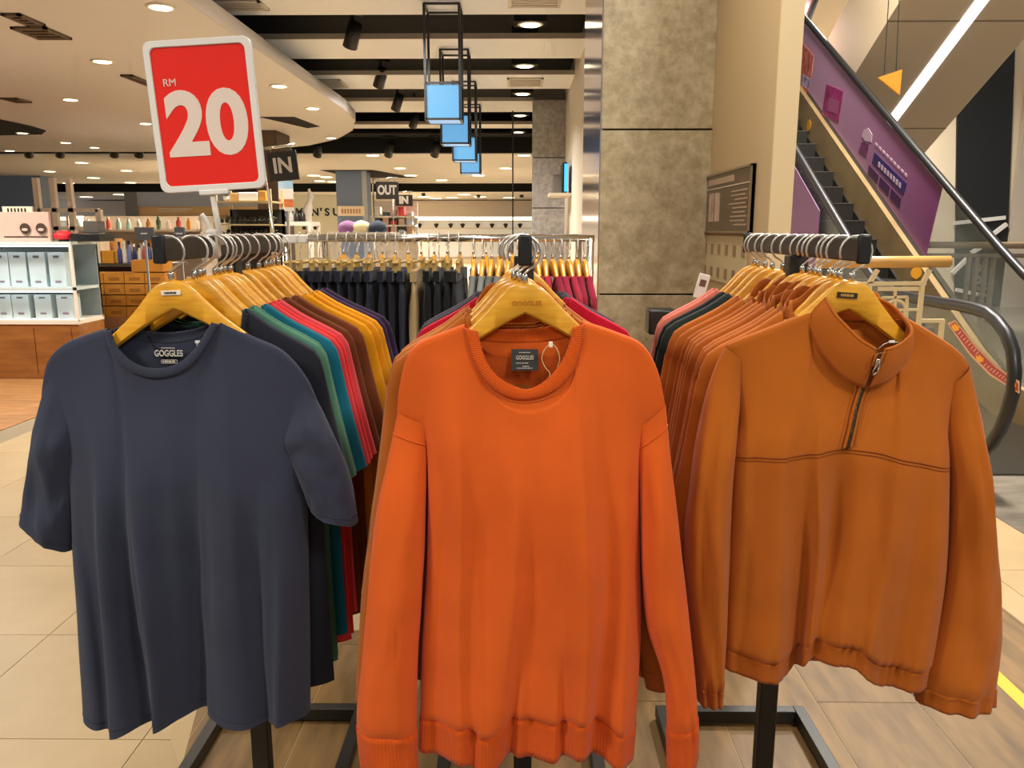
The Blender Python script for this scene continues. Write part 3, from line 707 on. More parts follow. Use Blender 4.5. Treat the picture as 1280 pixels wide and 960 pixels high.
for i in range(0, 4):
    for j in range(0, 8):
        MB().box(-3.952 - .34 * (i + 1) + .001, -3.952 - .34 * i, 5.2 + 1.0 * j + (.5 if i % 2 else 0), 6.198 + 1.0 * j + (.5 if i % 2 else 0), -.006, .001).build('wood_plank', PLANKL, floor)
MB().box(-18, -3.952 - .34 * 4, 3, 16, -.006, .0).build('wood_field', PLANKL, floor)['kind'] = 'stuff'
MB().box(-20, 1.2, 14, 45, -.006, .0).build('far_tiles', TILE, floor)['kind'] = 'stuff'
MB().box(2.535, 12, 1, 16, -.006, .0).build('mall_floor', GREYF, floor)
tag(MB().box(1.602, 1.655, 1.2, 4.4, .003, .0042).build('floor_tape', mat('yellow_tape', 'f2b21a', rough=.5)), 'yellow tape stripe on the wood-look floor right of the racks', 'tape')
# ================================================================== GRANITE PILLAR, WALL AND NOTICE
def granite(name, a, b, c):
    m = bpy.data.materials.new(name); m.use_nodes = True; nt = m.node_tree; N, L = nt.nodes, nt.links; bs = N['Principled BSDF']; bs.inputs['Roughness'].default_value = .38
    tc = N.new('ShaderNodeTexCoord'); n1 = N.new('ShaderNodeTexNoise'); n1.inputs['Scale'].default_value = 16; n1.inputs['Detail'].default_value = 10; n1.inputs['Roughness'].default_value = .7
    n2 = N.new('ShaderNodeTexVoronoi'); n2.inputs['Scale'].default_value = 40; n2.feature = 'DISTANCE_TO_EDGE'
    nd = N.new('ShaderNodeTexNoise'); nd.inputs['Scale'].default_value = 9; ad = N.new('ShaderNodeMixRGB'); ad.inputs[0].default_value = .18
    L.new(tc.outputs['Object'], nd.inputs['Vector']); L.new(tc.outputs['Object'], ad.inputs[1]); L.new(nd.outputs['Color'], ad.inputs[2]); L.new(ad.outputs[0], n2.inputs['Vector'])
    L.new(tc.outputs['Object'], n1.inputs['Vector'])
    r = N.new('ShaderNodeValToRGB'); r.color_ramp.elements[0].position = .36; r.color_ramp.elements[0].color = lin(a); r.color_ramp.elements[1].position = .66; r.color_ramp.elements[1].color = lin(b)
    r2 = N.new('ShaderNodeValToRGB'); r2.color_ramp.elements[0].position = 0; r2.color_ramp.elements[0].color = (.22, .22, .22, 1); r2.color_ramp.elements[1].position = .10; r2.color_ramp.elements[1].color = (0, 0, 0, 1)
    mx = N.new('ShaderNodeMixRGB'); mx.inputs[2].default_value = lin(c)
    L.new(n1.outputs['Fac'], r.inputs[0]); L.new(n2.outputs[0], r2.inputs[0]); L.new(r2.outputs[0], mx.inputs[0]); L.new(r.outputs[0], mx.inputs[1]); L.new(mx.outputs[0], bs.inputs['Base Color'])
    return m
GRAN = granite('granite_beige', '93835f', 'bcab88', 'c0b090')
GRAN2 = granite('granite_grey', '8a8582', 'b5b0ab', 'bdb8b2')
PD = 3.9
xl, xr = P(749, 290, PD).x, P(885, 290, PD).x
zj = [P(800, 368, PD).z, P(800, 162, PD).z]; step = zj[1] - zj[0]
pil = struct(MB().box(xl + .012, xr - .012, PD + .012, PD + 1.05, 0, 6.0).build('wall_pillar', mat('joint_dark', '2a241b', rough=.9)))
zz = [zj[0] - step + .002 - .6] + [zj[0] + step * k for k in range(-1, 7)]
zz = [0] + [z for z in zz if .15 < z < 5.9] + [6.0]
zz = sorted(set(round(z, 3) for z in zz))
for a, b in zip(zz, zz[1:]):
    MB().box(xl, xr, PD, PD + .02, a + .004, b - .004).build('granite_slab', GRAN, pil, bevel=.002)
GLOSS = mat('brushed_steel_panel', 'd9d3e6', rough=.12, metal=.85)
MB().box(xl - .004, xl + .012, PD + .02, PD + 1.05, 0, 6).build('steel_cladding', GLOSS, pil)
WALLB = mat('beige_wall_paint', 'c3a87c', rough=.6); WALLC = mat('cream_wall_paint', 'e0c898', rough=.55)
wx, wy = xr, 2.96
wr_ = struct(MB().box(wx, wx + .075, wy, PD + 1.05, 0, 6).build('wall_right', WALLB))
MB().box(wx - .001, wx + .078, wy - .012, wy, 0, 6).build('wall_end_strip', WALLC, wr_)
# notice board on the wall (faces -X)
LEFTF = (PI / 2, 0, -PI / 2)
nb = thing('notice_board', 'brown framed notice board on the beige wall beside the pillar', 'notice board', (wx, 0, 0))
p0, p1 = PX(886, 222, wx), PX(946, 204, wx); ya, yb = p1.y, min(p0.y, PD - .005); zt, zb = p1.z, PX(900, 291, wx).z
MB().box(-.014, -.001, ya, yb, zb, zt).build('panel', mat('notice_brown', '54402f', rough=.3, coat=.4), nb)
fr = mat('frame_champagne', 'a8977c', rough=.3, metal=.7)
for n_, c in (('frame_rail', (ya, yb, zt - .008, zt)), ('frame_rail', (ya, yb, zb, zb + .008)), ('frame_stile', (ya, ya + .012, zb, zt))):
    MB().box(-.02, -.0005, c[0], c[1], c[2], c[3]).build(n_, fr, nb)
hh = zt - zb; ww = yb - ya
MB().box(-.016, -.0135, ya + .02, yb, zt - hh * .26, zt - hh * .245).build('divider', mat('cream_line', 'd8cbb0', rough=.6), nb)
pic = mat('notice_photo', 'a8836a', rough=.5, col2='d0b8a0', vscale=9); ink = mat('notice_ink', 'b79a80', rough=.6)
for k in range(2): MB().box(-.0165, -.0135, yb - .06 - .11 * k - .085, yb - .06 - .11 * k, zb + .05, zt - hh * .33).build('photo_strip', pic, nb)
MB().box(-.0165, -.0135, ya + ww * .35, yb - .03, zt - hh * .19, zt - hh * .09).build('title_bar', ink, nb)
for k in range(9):
    z = zt - hh * (.34 + .065 * k); a = ya + .05 + .03 * (k % 2); MB().box(-.0155, -.0135, a, a + ww * .33 - .03 * (k % 3), z - hh * .022, z).build('text_line', ink, nb)
nb2 = thing('notice_sheet', 'cream sheet with rows of small squares below notice board', 'notice', (wx, 0, 0))
zt2, zb2 = zb - .012, PX(900, 352, wx).z
MB().box(-.006, -.001, ya + .05, yb, zb2, zt2).build('sheet', mat('sheet_cream', 'c9b78c', rough=.7), nb2)
sq = MB().box(-.0085, -.006, -.022, .022, -.022, .022).mesh('printed_square', mat('square_brown', '977a58', rough=.7))
for r0 in (zt2 - .06, zb2 + .04):
    for k in range(6): link('printed_square', sq, nb2, loc=(0, ya + .10 + k * .13, r0))
tag(MB().box(-.018, .018, -.004, .004, -.04, .04).build('price_card', mat('card_white', 'e8e0d2', rough=.5), bevel=.002, loc=P(877, 358, 2.6), rot=(0, R(14), 0)), 'white leaning price card between pillar and right rack', 'card')
pc = bpy.data.objects['price_card']; MB().box(-.010, .010, -.0052, -.004, .0, .022).build('printed_square', mat('card_brown', '6d4a3a', rough=.6), pc)
MB().tube([(0, 0, -.04), (0, .0, -P(877, 358, 2.6).z)], .006, 8).build('stand_rod', CHROME, pc)
q = P(826, 396, 2.9)
tag(MB().box(-.05, .05, -.05, .05, -.06, .03).build('card_holder', DARK, bevel=.008, loc=q), 'small black card holder in front of the granite pillar', 'holder')
MB().tube([(0, 0, -.06), (0, 0, -q.z)], .01, 8).build('stand_rod', DARK, bpy.data.objects['card_holder'])
# second pillar further back and the white side wall
D2 = 12.8; x0, x1 = P(665, 250, D2).x, P(706, 250, D2).x
pil2 = struct(MB().box(x0 + .02, x1 - .001, D2 + .02, D2 + .5, 0, 3.45).build('wall_far_pillar', mat('joint_grey', '55504a', rough=.9)))
zz = [0] + [P(690, y, D2).z for y in (260, 197)] + [3.45]
for a, b in zip(zz, zz[1:]): MB().box(x0, x1, D2, D2 + .03, a + .008, b - .008).build('granite_slab', GRAN2, pil2)
struct(MB().box(x1, x1 + .3, 5.0, D2 + .5, 0, 3.7).build('wall_side', mat('warm_white_wall', 'e6ddcb', rough=.5)))
tv = thing('wall_screen', 'small lit screen on a wall shelf near the far grey pillar', 'screen', (x1, 11.6, 0))
z0 = P(710, 243, 11.6).z; z1 = P(710, 206, 11.6).z
MB().box(-.30, -.001, -.5, .3, z0 - .04, z0).build('shelf', WHITE, tv)
MB().box(-.12, -.06, -.45, .2, z0, z1).build('housing', DARK, tv)
MB().box(-.10, -.05, -.46, -.449, z0 + .02, z1 - .02).build('screen', mat('screen_blue', '3aa6e8', emit=1.5), tv)
for k in range(3): MB().box(-.24, -.13, -.38 + .2 * k, -.30 + .2 * k, z0, z0 + .22 + .04 * (k % 2)).build('picture_frame', mat('frame_grey', '7d7a78', rough=.5), tv)
# ================================================================== CEILING
ZP, ZS = 3.45, 3.10
VOID = struct(MB().box(-9, 1.2, -2, 20.5, 3.9, 4.0).build('ceiling_void', BLACK))
MB().box(1.15, 1.2, -2, 20.5, 3.5, 3.9).build('void_side', BLACK, VOID)
PANEL = mat('ceiling_panel_white', 'f2f5fc', rough=.7); LIP = mat('panel_edge_grey', 'a9a196', rough=.7)
# (near edge, far edge) of each white panel, read from the bands
def dy(py, z): return PZ(650, py, z).y
bands = [(None, 18), (48, 73), (93, 111), (126, 140), (155, 160)]
edges = []
for a, b in bands: edges.append(((dy(a, ZP) if a else 3.0), dy(b, ZP)))
for k in range(2): edges.append((edges[0][0] - 1.9 * (k + 1) - .0, edges[0][0] - 1.9 * k - .7))
edges.append((dy(160, ZP) + .05 - .06, dy(160, ZP) + .06))
for a, b in edges:
    t = MB().box(-7, 1.15, a, b, ZP, ZP + .045).build('ceiling_panel', PANEL, VOID)
    MB().box(-7, 1.15, a - .012, a, ZP - .004, ZP + .05).build('panel_edge', LIP, t)
SOF = mat('soffit_cream', 'e8e6e8', rough=.65)
cor = [(-2.38, 2.0), (-2.38, 11.3), (-2.46, 12.4), (-2.75, 13.6), (-3.3, 14.9), (-4.1, 16.0), (-5.4, 16.9), (-7.2, 17.3)]
poly = [(-24, -2), (-2.38, -2)] + cor[0:] + [(-24, 17.3)]
sof = struct(MB().slab(poly, ZS, ZS + .12).build('ceiling_soffit', SOF))
fas = MB()
for (a, b), (c, d) in zip([(-2.38, -2)] + cor, cor): fas.prism([(a, b), (c, d), (c + .01, d), (a + .01, b)], lambda x, y: (x, y, ZS - .01), lambda x, y: (x, y, ZS + .13))
fas.build('soffit_fascia', mat('fascia_white', 'd9d6da', rough=.5), sof, True)
FARZ = ZS
far = struct(MB().box(-24, 1.6, 17.9, 29, FARZ, FARZ + .1).build('ceiling_far', SOF))
MB().box(-24, 1.6, 35.5, 46, FARZ, FARZ + .1).build('ceiling_panel', SOF, far)
MB().box(-24, 1.6, 29, 35.5, FARZ + .45, FARZ + .5).build('black_trench', BLACK, far)
MB().box(-24, 1.6, 17.2, 17.9, FARZ + .35, FARZ + .4).build('black_groove', BLACK, far)
MB().box(-24, 1.6, 17.88, 17.9, FARZ + .02, FARZ + .9).build('groove_side', BLACK, far)
MB().box(-24, 1.6, 35.48, 35.5, FARZ, FARZ + .5).build('trench_side', BLACK, far)
MB().box(-24, 1.6, 28.98, 29.0, FARZ, FARZ + .5).build('trench_side', BLACK, far)
# black openings in the soffit
def opening(pts, label):
    ps = [PZ(px, py, ZS) for px, py in pts]
    MB().slab([(p.x, p.y) for p in ps][::1], ZS - .004, ZS + .01).build('ceiling_recess', BLACK, sof)
opening([(-60, 165), (-60, 149), (0, 149), (38, 157), (58, 163), (52, 168), (0, 169)], '')
opening([(324, 146), (368, 146), (400, 158), (384, 160)], '')
# brown column rising into the recess + blue columns
def column(label, pxl, pxr, Y, m, ztop=ZS, dep=.8, name='store_column'):
    a, b = P(pxl, 260, Y).x, P(pxr, 260, Y).x
    t = thing(name, label, 'column', ((a + b) / 2, Y, 0)); hw = (b - a) / 2
    MB().box(-hw, hw, 0, dep, 0, ztop).build('shaft', m, t, bevel=.01)
    return t, hw
BLUE = mat('blue_column_paint', '7488b0', rough=.35); BLUEL = mat('blue_column_edge', 'b4bed0', rough=.3)
column('dark brown store column behind the red price sign', 322, 350, 13.6, mat('brown_column', '5a4a38', rough=.6))
yb_ = dy(213, ZS)
t, hw = column('slate blue column beside the white MENS lettering wall', 421, 458, yb_, BLUE)
MB().box(hw - .1, hw + .03, -.02, .0, 0, ZS).build('corner_trim', BLUEL, t)
MB().slab([(-hw - .35, -.25), (hw + .25, -.25), (hw + 1.0, 3), (-hw - .1, 3)], ZS - .012, ZS - .002).build('dark_ceiling_recess', BLACK, t)
sg = MB().box(-.38, .36, -.05, -.01, 0, .27).build('sign_panel', mat('sign_white', 'efe4d2', rough=.5), t, loc=(0, 0, P(440, 270, yb_).z))
text('SUPERDRY', .10, mat('sign_orange', 'b78a6a', rough=.7), sg, (0, -.06, .13), FRONT, sx=.8) if False else None
for k in range(7): MB().box(-.27 + .08 * k, -.225 + .08 * k, -.058, -.05, .07, .19).build('faded_letter', mat('sign_orange', 'b78a6a', rough=.7), sg)
yb2 = dy(219, ZS)
column('slate blue column at the far left of the store', -40, 54, yb2, BLUE)
# ------------------------------------------------------------------ downlights, spots, vents
GLOW = mat('lamp_glow', 'fff0c8', emit=9); RING = mat('lamp_ring', 'efe7d6', rough=.4)
DL = {}
DLN = {}
def downlight(px, py, z, r, label, grp):
    p = PZ(px, py, z)
    if z == ZS and 17.2 < p.y < 18.0: p.y = 18.1
    if z == ZS and 28.7 < p.y < 35.6: p.y = 28.6 if p.y < 32 else 35.9
    k = DLN.get(grp, 0); DLN[grp] = k + 1
    label += ', %s %s' % (ORD[k], 'from the front' if grp == 'gap downlights' else 'from the left')
    t = thing('downlight', label, 'ceiling light', (p.x, p.y, z), 0, grp)
    if r not in DL:
        DL[r] = (MB().lathe([(r * 1.25, 0), (r * 1.25, -.008), (r, -.012), (r * .95, -.002)], 16).mesh('trim_ring', RING, True), MB().lathe([(r * .9, -.004), (r * .9, -.0135), (r * .3, -.0145)], 14).mesh('lens', GLOW))
    link('trim_ring', DL[r][0], t); link('lens', DL[r][1], t)
    return t
for px, py in sorted(((201, 8), (128, 76), (88, 124), (182, 154), (349, 107), (391, 135), (414, 172), (28, 166), (82, 178), (118, 184), (12, 188), (352, 181))):
    downlight(px, py, ZS, .085, 'round warm downlight in the cream soffit on the left', 'soffit downlights')
for px, py in ((663, 30), (656, 82), (653, 117), (650, 144), (648, 165)):
    p = PZ(px, py, ZP); r = downlight(px, py, ZP + .02, .10, 'round downlight in the black ceiling gap above the rear rack', 'gap downlights')
    MB().box(-.16, .16, -.12, .12, -.002, .45).build('housing', BLACK, r)
rr = random.Random(3)
for px, py in sorted(((462, 192), (578, 197), (102, 203), (62, 214), (117, 222), (158, 213), (163, 228), (105, 235), (118, 232), (500, 210), (513, 219), (552, 225), (392, 219), (400, 226), (408, 221), (416, 227), (598, 219), (632, 210), (655, 189))):
    downlight(px, py, FARZ, .15 if py < 215 else .2, 'small distant downlight in the cream ceiling behind', 'distant downlights')
for px, py in sorted(((108, 246), (150, 243), (60, 245), (372, 247), (408, 250), (530, 246), (565, 247), (600, 246), (636, 247), (580, 243), (545, 248))):
    downlight(px, py, FARZ, .32, 'tiny far downlight beyond the black ceiling trench', 'farthest downlights')
def spot(px, py, z, s, label, grp, tilt=30, az=0):
    p = PZ(px, py, z)
    if grp == 'far track spotlights': p = P(px, 192, 17.55)
    t = thing('track_spotlight', label, 'spotlight', (p.x, p.y, z), az, grp)
    MB().box(-.10 * s, .10 * s, -.02 * s, .02 * s, .16 * s, .19 * s).build('track_adapter', DARK, t)
    MB().tube([(0, 0, 3.9 - z if grp == 'track spotlights' else .17 * s), (0, 0, .02 * s)], .018 * s, 8).build('stem', DARK, t)
    M = Matrix.Rotation(R(tilt), 4, 'X')
    h = MB().lathe([(.055 * s, .10 * s), (.06 * s, -.10 * s), (.05 * s, -.10 * s)], 14, M=M).build('lamp_head', DARK, t, True)
    MB().lathe([(.045 * s, -.098 * s), (.04 * s, -.104 * s)], 12, M=M).build('lens', GLOW, h)
for (px, py), w_ in zip(((441, 44), (476, 97), (497, 128), (518, 151)), ('nearest', 'second', 'third', 'farthest')):
    spot(px, py, ZP - .02, 1.25, 'black track spotlight below the ceiling panels, %s of four' % w_, 'track spotlights', 35, R(40))
for px, py, n_ in ((36, 196, 'first'), (75, 195, 'second'), (143, 195, 'third'), (174, 196, 'fourth'), (398, 193, 'fifth'), (487, 193, 'sixth'), (545, 193, 'seventh')):
    spot(px, py, FARZ + .06, 1.5, 'black spotlight on the far ceiling track, %s from the left' % n_, 'far track spotlights', 40, R(30))
for px, py, n_ in ((529, 240, 'left'), (598, 242, 'middle'), (652, 242, 'right')):
    spot(px, py, FARZ + .05, 1.6, 'tiny dark spotlight near the far trench, %s one' % n_, 'farthest spotlights', 30)
VENTM = mat('vent_dark', '6d5c48', rough=.6); VENTW = mat('vent_white', 'd9d2c6', rough=.5)
def vent(pts, z, m, label, par='y'):
    ps = [PZ(px, py, z) for px, py in pts]; x0, x1 = min(p.x for p in ps), max(p.x for p in ps); y0, y1 = min(p.y for p in ps), max(p.y for p in ps)
    t = thing('ceiling_vent', label, 'vent', ((x0 + x1) / 2, (y0 + y1) / 2, z)); hx, hy = (x1 - x0) / 2, (y1 - y0) / 2
    MB().box(-hx, hx, -hy, hy, -.006, 0).build('backing', mat('vent_back', '4a4034', rough=.8), t)
    for a in ((-hx, -hx + .03, -hy, hy), (hx - .03, hx, -hy, hy), (-hx, hx, -hy, -hy + .03), (-hx, hx, hy - .03, hy)):
        MB().box(a[0], a[1], a[2], a[3], -.02, -.003).build('frame', m, t)
    n = max(4, int(hy * 2 / .09)); sl = MB().box(-hx + .03, hx - .03, -.018, .018, -.016, -.006).mesh('slat', m)
    for k in range(n): link('slat', sl, t, loc=(0, -hy + (k + .5) * 2 * hy / n, 0))
vent([(0, 16), (57, 30)], ZS, VENTM, 'brown ceiling grille at the upper left, nearer of the pair')
vent([(12, 33), (90, 47)], ZS, VENTM, 'brown ceiling grille at the upper left, farther of the pair')
vent([(150, 93), (200, 107)], ZS, VENTM, 'brown ceiling grille beside the red price sign')
vent([(0, 122), (40, 127)], ZS, VENTM, 'small brown ceiling grille low at the left edge')
for pts, l in (([(252, 0), (337, 11)], 'white air diffuser at the top above the price sign'), ([(386, 99), (436, 108)], 'white air diffuser between the second and third spotlights'),
               ([(635, -4), (700, 7)], 'white air diffuser at the top beside the pillar'), ([(634, 97), (678, 107)], 'white air diffuser above the far grey pillar')):
    vent(pts, ZP, VENTW, l)
# ------------------------------------------------------------------ blue lanterns
LGL = mat('lantern_glass_blue', '6fb9ee', rough=.3, emit=.82)
LGL.node_tree.nodes['Principled BSDF'].inputs['Base Color'].default_value = (.03, .07, .1, 1)
def lantern(px, pyb, pxw, label):
    D = .305 / pxw * 1000
    c = P(px, pyb, D); hw = .1525; zb = c.z; zt = ZP - .02
    t = thing('pendant_lantern', label, 'pendant lamp', (c.x, D + hw, zb), 0, 'square blue lanterns')
    bars = MB(); s = .011
    for sx in (-1, 1):
        for sy in (-1, 1): MB().box(sx * hw - s, sx * hw + s, sy * hw - s, sy * hw + s, 0, zt - zb).build('frame_post', DARK, t)
    for z in (.0, .305, zt - zb - .012):
        for sx in (-1, 1): MB().box(sx * hw - s, sx * hw + s, -hw, hw, z, z + .018).build('frame_rail', DARK, t); MB().box(-hw, hw, sx * hw - s, sx * hw + s, z, z + .018).build('frame_rail', DARK, t)
    MB().box(-hw + .008, hw - .008, -hw + .008, hw - .008, .004, .30).build('glowing_glass', LGL, t)
for (px, py, wpx), n_ in zip(((554, 150, 41), (569, 180, 33), (580.5, 201, 27.3), (588, 217, 23.2)), ('nearest', 'second', 'third', 'farthest')):
    lantern(px, py, wpx, 'square blue-lit lantern in a tall black frame, %s of four' % n_)
#PART4
# ================================================================== REAR CHROME RACK
RD, RZ = 3.1, P(550, 298, 3.1).z
rx0, rx1 = P(352, 298, RD).x, P(743, 298, RD).x
rt = thing('clothes_rail', 'long chrome double clothes rail of trousers behind the front racks', 'clothes rack', ((rx0 + rx1) / 2, RD, 0))
cx = (rx0 + rx1) / 2; hw = (rx1 - rx0) / 2
for yy, zz_ in ((0, RZ), (.62, RZ + .0)):
    MB().tube([(-hw, yy, zz_), (hw, yy, zz_)], .0125, 12).build('rail', CHROME, rt, True)
for sx in (-1, 1):
    for yy in (0, .62):
        MB().tube([(sx * (hw - .015), yy, .0), (sx * (hw - .015), yy, RZ)], .014, 12).build('post', CHROME, rt, True)
    MB().tube([(sx * (hw - .015), 0, RZ), (sx * (hw - .015), .62, RZ)], .0125, 12).build('end_rail', CHROME, rt, True)
    MB().tube([(sx * (hw - .015), 0, .12), (sx * (hw - .015), .62, .12)], .0125, 12).build('end_rail', CHROME, rt, True)
MB().box(-hw - .01, -hw + .10, -.018, .018, RZ - .018, RZ + .014).build('rail_sleeve', WHITEP, rt, bevel=.004)
# trousers on clip hangers, seen edge-on
def pants_mesh(seed, wid):
    rn = random.Random(seed); v, f = [], []; n, m = 26, 22
    for j in range(m + 1):
        t = j / m; z = -t * 1.02
        for i in range(n):
            a = 2 * PI * i / n; c, s = math.cos(a), math.sin(a)
            hy = (.185 if t < .25 else .185 - .045 * sst(.25, .9, t)); hx = wid * (.42 + .58 * sst(0, .12, t)) * (1 - .12 * t)
            x = hx * abs(c) ** .8 * (1 if c > 0 else -1); y = hy * abs(s) ** .9 * (1 if s > 0 else -1)
            k = noise.noise(Vector((c * 1.7 + seed * 3, s * 2.2, t * 2.4)))
            x += wid * .55 * k * sst(.03, .2, t) + wid * .3 * math.sin(s * 7 + seed) * sst(.05, .3, t) * .5
            y += .010 * k
            v.append((x, y, z))
    for j in range(m):
        for i in range(n): f.append((j * n + i, (j + 1) * n + i, (j + 1) * n + (i + 1) % n, j * n + (i + 1) % n))
    f.append(tuple(range(n))); 
    b = MB(); b.v, b.f = v, f
    return b.mesh('legs', None, True)
PM = [pants_mesh(s, .021) for s in (1, 2, 3, 4)]
WB = MB().box(-.011, .011, -.186, .186, -.004, .035); WBM = WB.mesh('waistband', None)
CLIPW = mat('clip_wood', 'c9a35c', rough=.4)
clip_hook = HK_
clip_bar = MB().tube([(0, -.17, -.005), (0, .17, -.005)], .0055, 8).mesh('bar', CLIPW, True)
clip_me = MB().box(-.0075, .0075, -.014, .014, -.034, .012).mesh('clip', mat('clip_cream', 'c9a860', rough=.4))
def setm(o, m):
    for s in o.material_slots: s.link = 'OBJECT'; s.material = m
for me in PM: me.materials.append(fabric('2a2c38'))
WBM.materials.append(fabric('2a2c38'))
prn = random.Random(8)
def trousers(px, col, label, hl, k, wide=1.0, dz=0):
    x = P(px, 400, RD - .15).x; zt = P(px, 338, RD - .12).z + dz
    t = thing('trousers', label, 'trousers', (x, RD, zt - .035), R(prn.uniform(-3, 3)), 'trousers on the rear rail'); m = fabric(col)
    a = link('legs', PM[k % 4], t); a.scale = (wide, 1, 1); setm(a, m); b = link('waistband', WBM, t); setm(b, m)
    h = thing('clip_hanger', hl, 'hanger', (x, RD, RZ - .056), PI / 2 + R(prn.uniform(-6, 6)), 'clip hangers on the rear rail'); h.rotation_euler = (0, 0, R(prn.uniform(-6, 6)))
    hk = link('hook', HK_, h); hk.rotation_euler = (0, 0, PI / 2)
    zb = zt - (RZ - .056) + .004
    MB().tube([(0, 0, 0), (0, 0, zb + .03)], .0021, 6).build('neck_wire', WIRE, h)
    c = link('bar', clip_bar, h, loc=(0, 0, zb + .03))
    for s in (-1, 1):
        link('clip', clip_me, h, loc=(0, s * .13, zb + .022))
for i in range(12):
    px = 366 + i * 12.4
    trousers(px, ('242633', '21232e', '272a38')[i % 3], 'navy trousers on the rear rail, %s from its left end' % ORD[i], 'clip hanger of the %s navy trousers from the left' % ORD[i], i)
trousers(516, 'b59a6c', 'khaki beige trousers between the navy and the black pairs', 'clip hanger of the khaki beige trousers', 1, 1.25)
for i in range(4):
    trousers(532 + i * 13, ('17171a', '222225', '1c1c1f', '29292c')[i], 'black trousers on the rear rail, %s right of the khaki pair' % ORD[i], 'clip hanger of the %s black trousers right of the khaki' % ORD[i], i + 2, 1.25)
# re-created prototypes for the tops on the rear rail
PROTO.clear()
RTOP = RZ - .0785
for i in range(6):
    px = 590 + i * 11.5
    hang('tee', 't_shirt', 't-shirt', ('70706c', '7d7d78', '66665f')[i % 3], P(px, 330, RD - .15).x, RD, 'grey T-shirt seen edge-on on the rear rail, %s from the black trousers' % ORD[i], 'wooden hanger of the %s grey T-shirt on the rear rail' % ORD[i], 'grey T-shirts on the rear rail', rotz=PI / 2 + R(-6 + prn.uniform(-4, 4)), ztop=RTOP, hang_group='hangers on the rear rail', var=i % 3)
for i in range(7):
    px = 672 + i * 10.5
    hang('tee', 't_shirt', 't-shirt', ('9a1f38', 'a8263f', '8f1b33')[i % 3], P(px, 330, RD - .15).x, RD, 'maroon T-shirt seen edge-on on the rear rail, %s from the middle rack' % ORD[i], 'wooden hanger of the %s maroon T-shirt on the rear rail' % ORD[i], 'maroon T-shirts on the rear rail', rotz=PI / 2 + R(8 + prn.uniform(-4, 4)), ztop=RTOP, hang_group='hangers on the rear rail', var=i % 3)
for i in range(16):
    x = rx0 + .10 + i * (rx1 - rx0 - .3) / 15
    hang('tee', 't_shirt', 't-shirt', ('2c2a2e', '5a4a3c', '1f2630', 'c9c0b0')[i % 4], x, RD + .62, 'T-shirt on the hidden back rail of the rear rack, %s from left' % ORD[i], 'wooden hanger on the back rail of the rear rack, %s from left' % ORD[i], 'T-shirts on the back rail', rotz=PI / 2 + R(prn.uniform(-5, 5)), ztop=RTOP, hang_group='hangers on the back rail', var=i % 3)
for r_ in list(PROTO.values()):
    for c in r_.children_recursive: bpy.data.objects.remove(c)
    bpy.data.objects.remove(r_)
# ================================================================== PRICE SIGN ON THE LEFT RACK
SD = 1.66
c = [P(px, py, SD) for px, py in ((178, 55), (313, 42), (333, 232), (204, 245))]
ctr = sum(c, Vector()) / 4; wv = ((c[1] - c[0]) + (c[2] - c[3])) / 2; hv = ((c[0] - c[3]) + (c[1] - c[2])) / 2
W_, H_ = wv.length, hv.length; roll = -math.atan2(-(hv.x), hv.z)
roll = math.atan2(hv.x, hv.z)
ps = thing('price_sign', 'red price sign reading RM 20 in a white frame above the left rack', 'sign', ctr); ps.rotation_euler = (0, roll * 1.0, 0)
def rrect(w, h, r, n=6):
    o = []
    for cx_, cz_, a0 in ((w / 2 - r, h / 2 - r, 0), (-w / 2 + r, h / 2 - r, 90), (-w / 2 + r, -h / 2 + r, 180), (w / 2 - r, -h / 2 + r, 270)):
        for k in range(n + 1):
            a = R(a0 + 90 * k / n); o.append((cx_ + r * math.cos(a), cz_ + r * math.sin(a)))
    return o
ow, ih = rrect(W_, H_, .016), rrect(W_ - .026, H_ - .026, .012)
fm = MB(); n = len(ow)
for y, l in ((-.006, ow), (-.006, ih), (.006, ih), (.006, ow)): fm.v += [(a, y, b) for a, b in l]
for j in range(4):
    for k in range(n): fm.f.append((j * n + k, j * n + (k + 1) % n, ((j + 1) % 4) * n + (k + 1) % n, ((j + 1) % 4) * n + k))
fm.build('frame', WHITEP, ps, bevel=.0015)
red = mat('sign_red', 'f6240f', rough=.2, coat=.5, bump=.9, bscale=16)
pn = MB().prism(rrect(W_ - .022, H_ - .022, .012), lambda a, b: (a, -.0025, b), lambda a, b: (a, .004, b)).build('red_card', red, ps)
SW = mat('sign_lettering', 'f0dccb', rough=.5)
k_ = H_ / 190.0
text('20', 76 * k_, SW, pn, (.002, -.0032, -13 * k_), FRONT, bold=.0062, sx=.98, ext=.0006)
text('RM', 9 * k_, SW, pn, (-W_ * .5 + 29 * k_, -.0032, 43 * k_), FRONT, sx=1.0, ext=.0006)
MB().box(-.03, .03, -.008, .008, -H_ / 2 - .008, -H_ / 2 + .002).build('frame_clip', WHITEP, ps, bevel=.002)
a, b = P(266, 246, SD) - ctr, P(277, 306, SD) - ctr
inv = Matrix.Rotation(-roll, 3, 'Y')
CLEARP = mat('milky_plastic', 'e4ded2', rough=.3, alpha=.85)
MB().tube([inv @ a, inv @ (a.lerp(b, .5)), inv @ b], [.0055, .006, .008], 10).build('stem', CLEARP, ps, True)
MB().box(-.013, .013, -.012, .012, -.03, .03).build('clamp', CLEARP, ps, bevel=.006, loc=inv @ (Vector((LX, SD, ARMZ + .005)) - ctr), rot=(0, -roll, 0))
g = crv([tuple(inv @ (P(px, py, SD) - ctr)) for px, py in ((252, 268), (258, 276), (264, 292), (272, 305))]); MB().tube([g(i / 10) for i in range(11)], .005, 8).build('clamp_lever', CLEARP, ps, True)
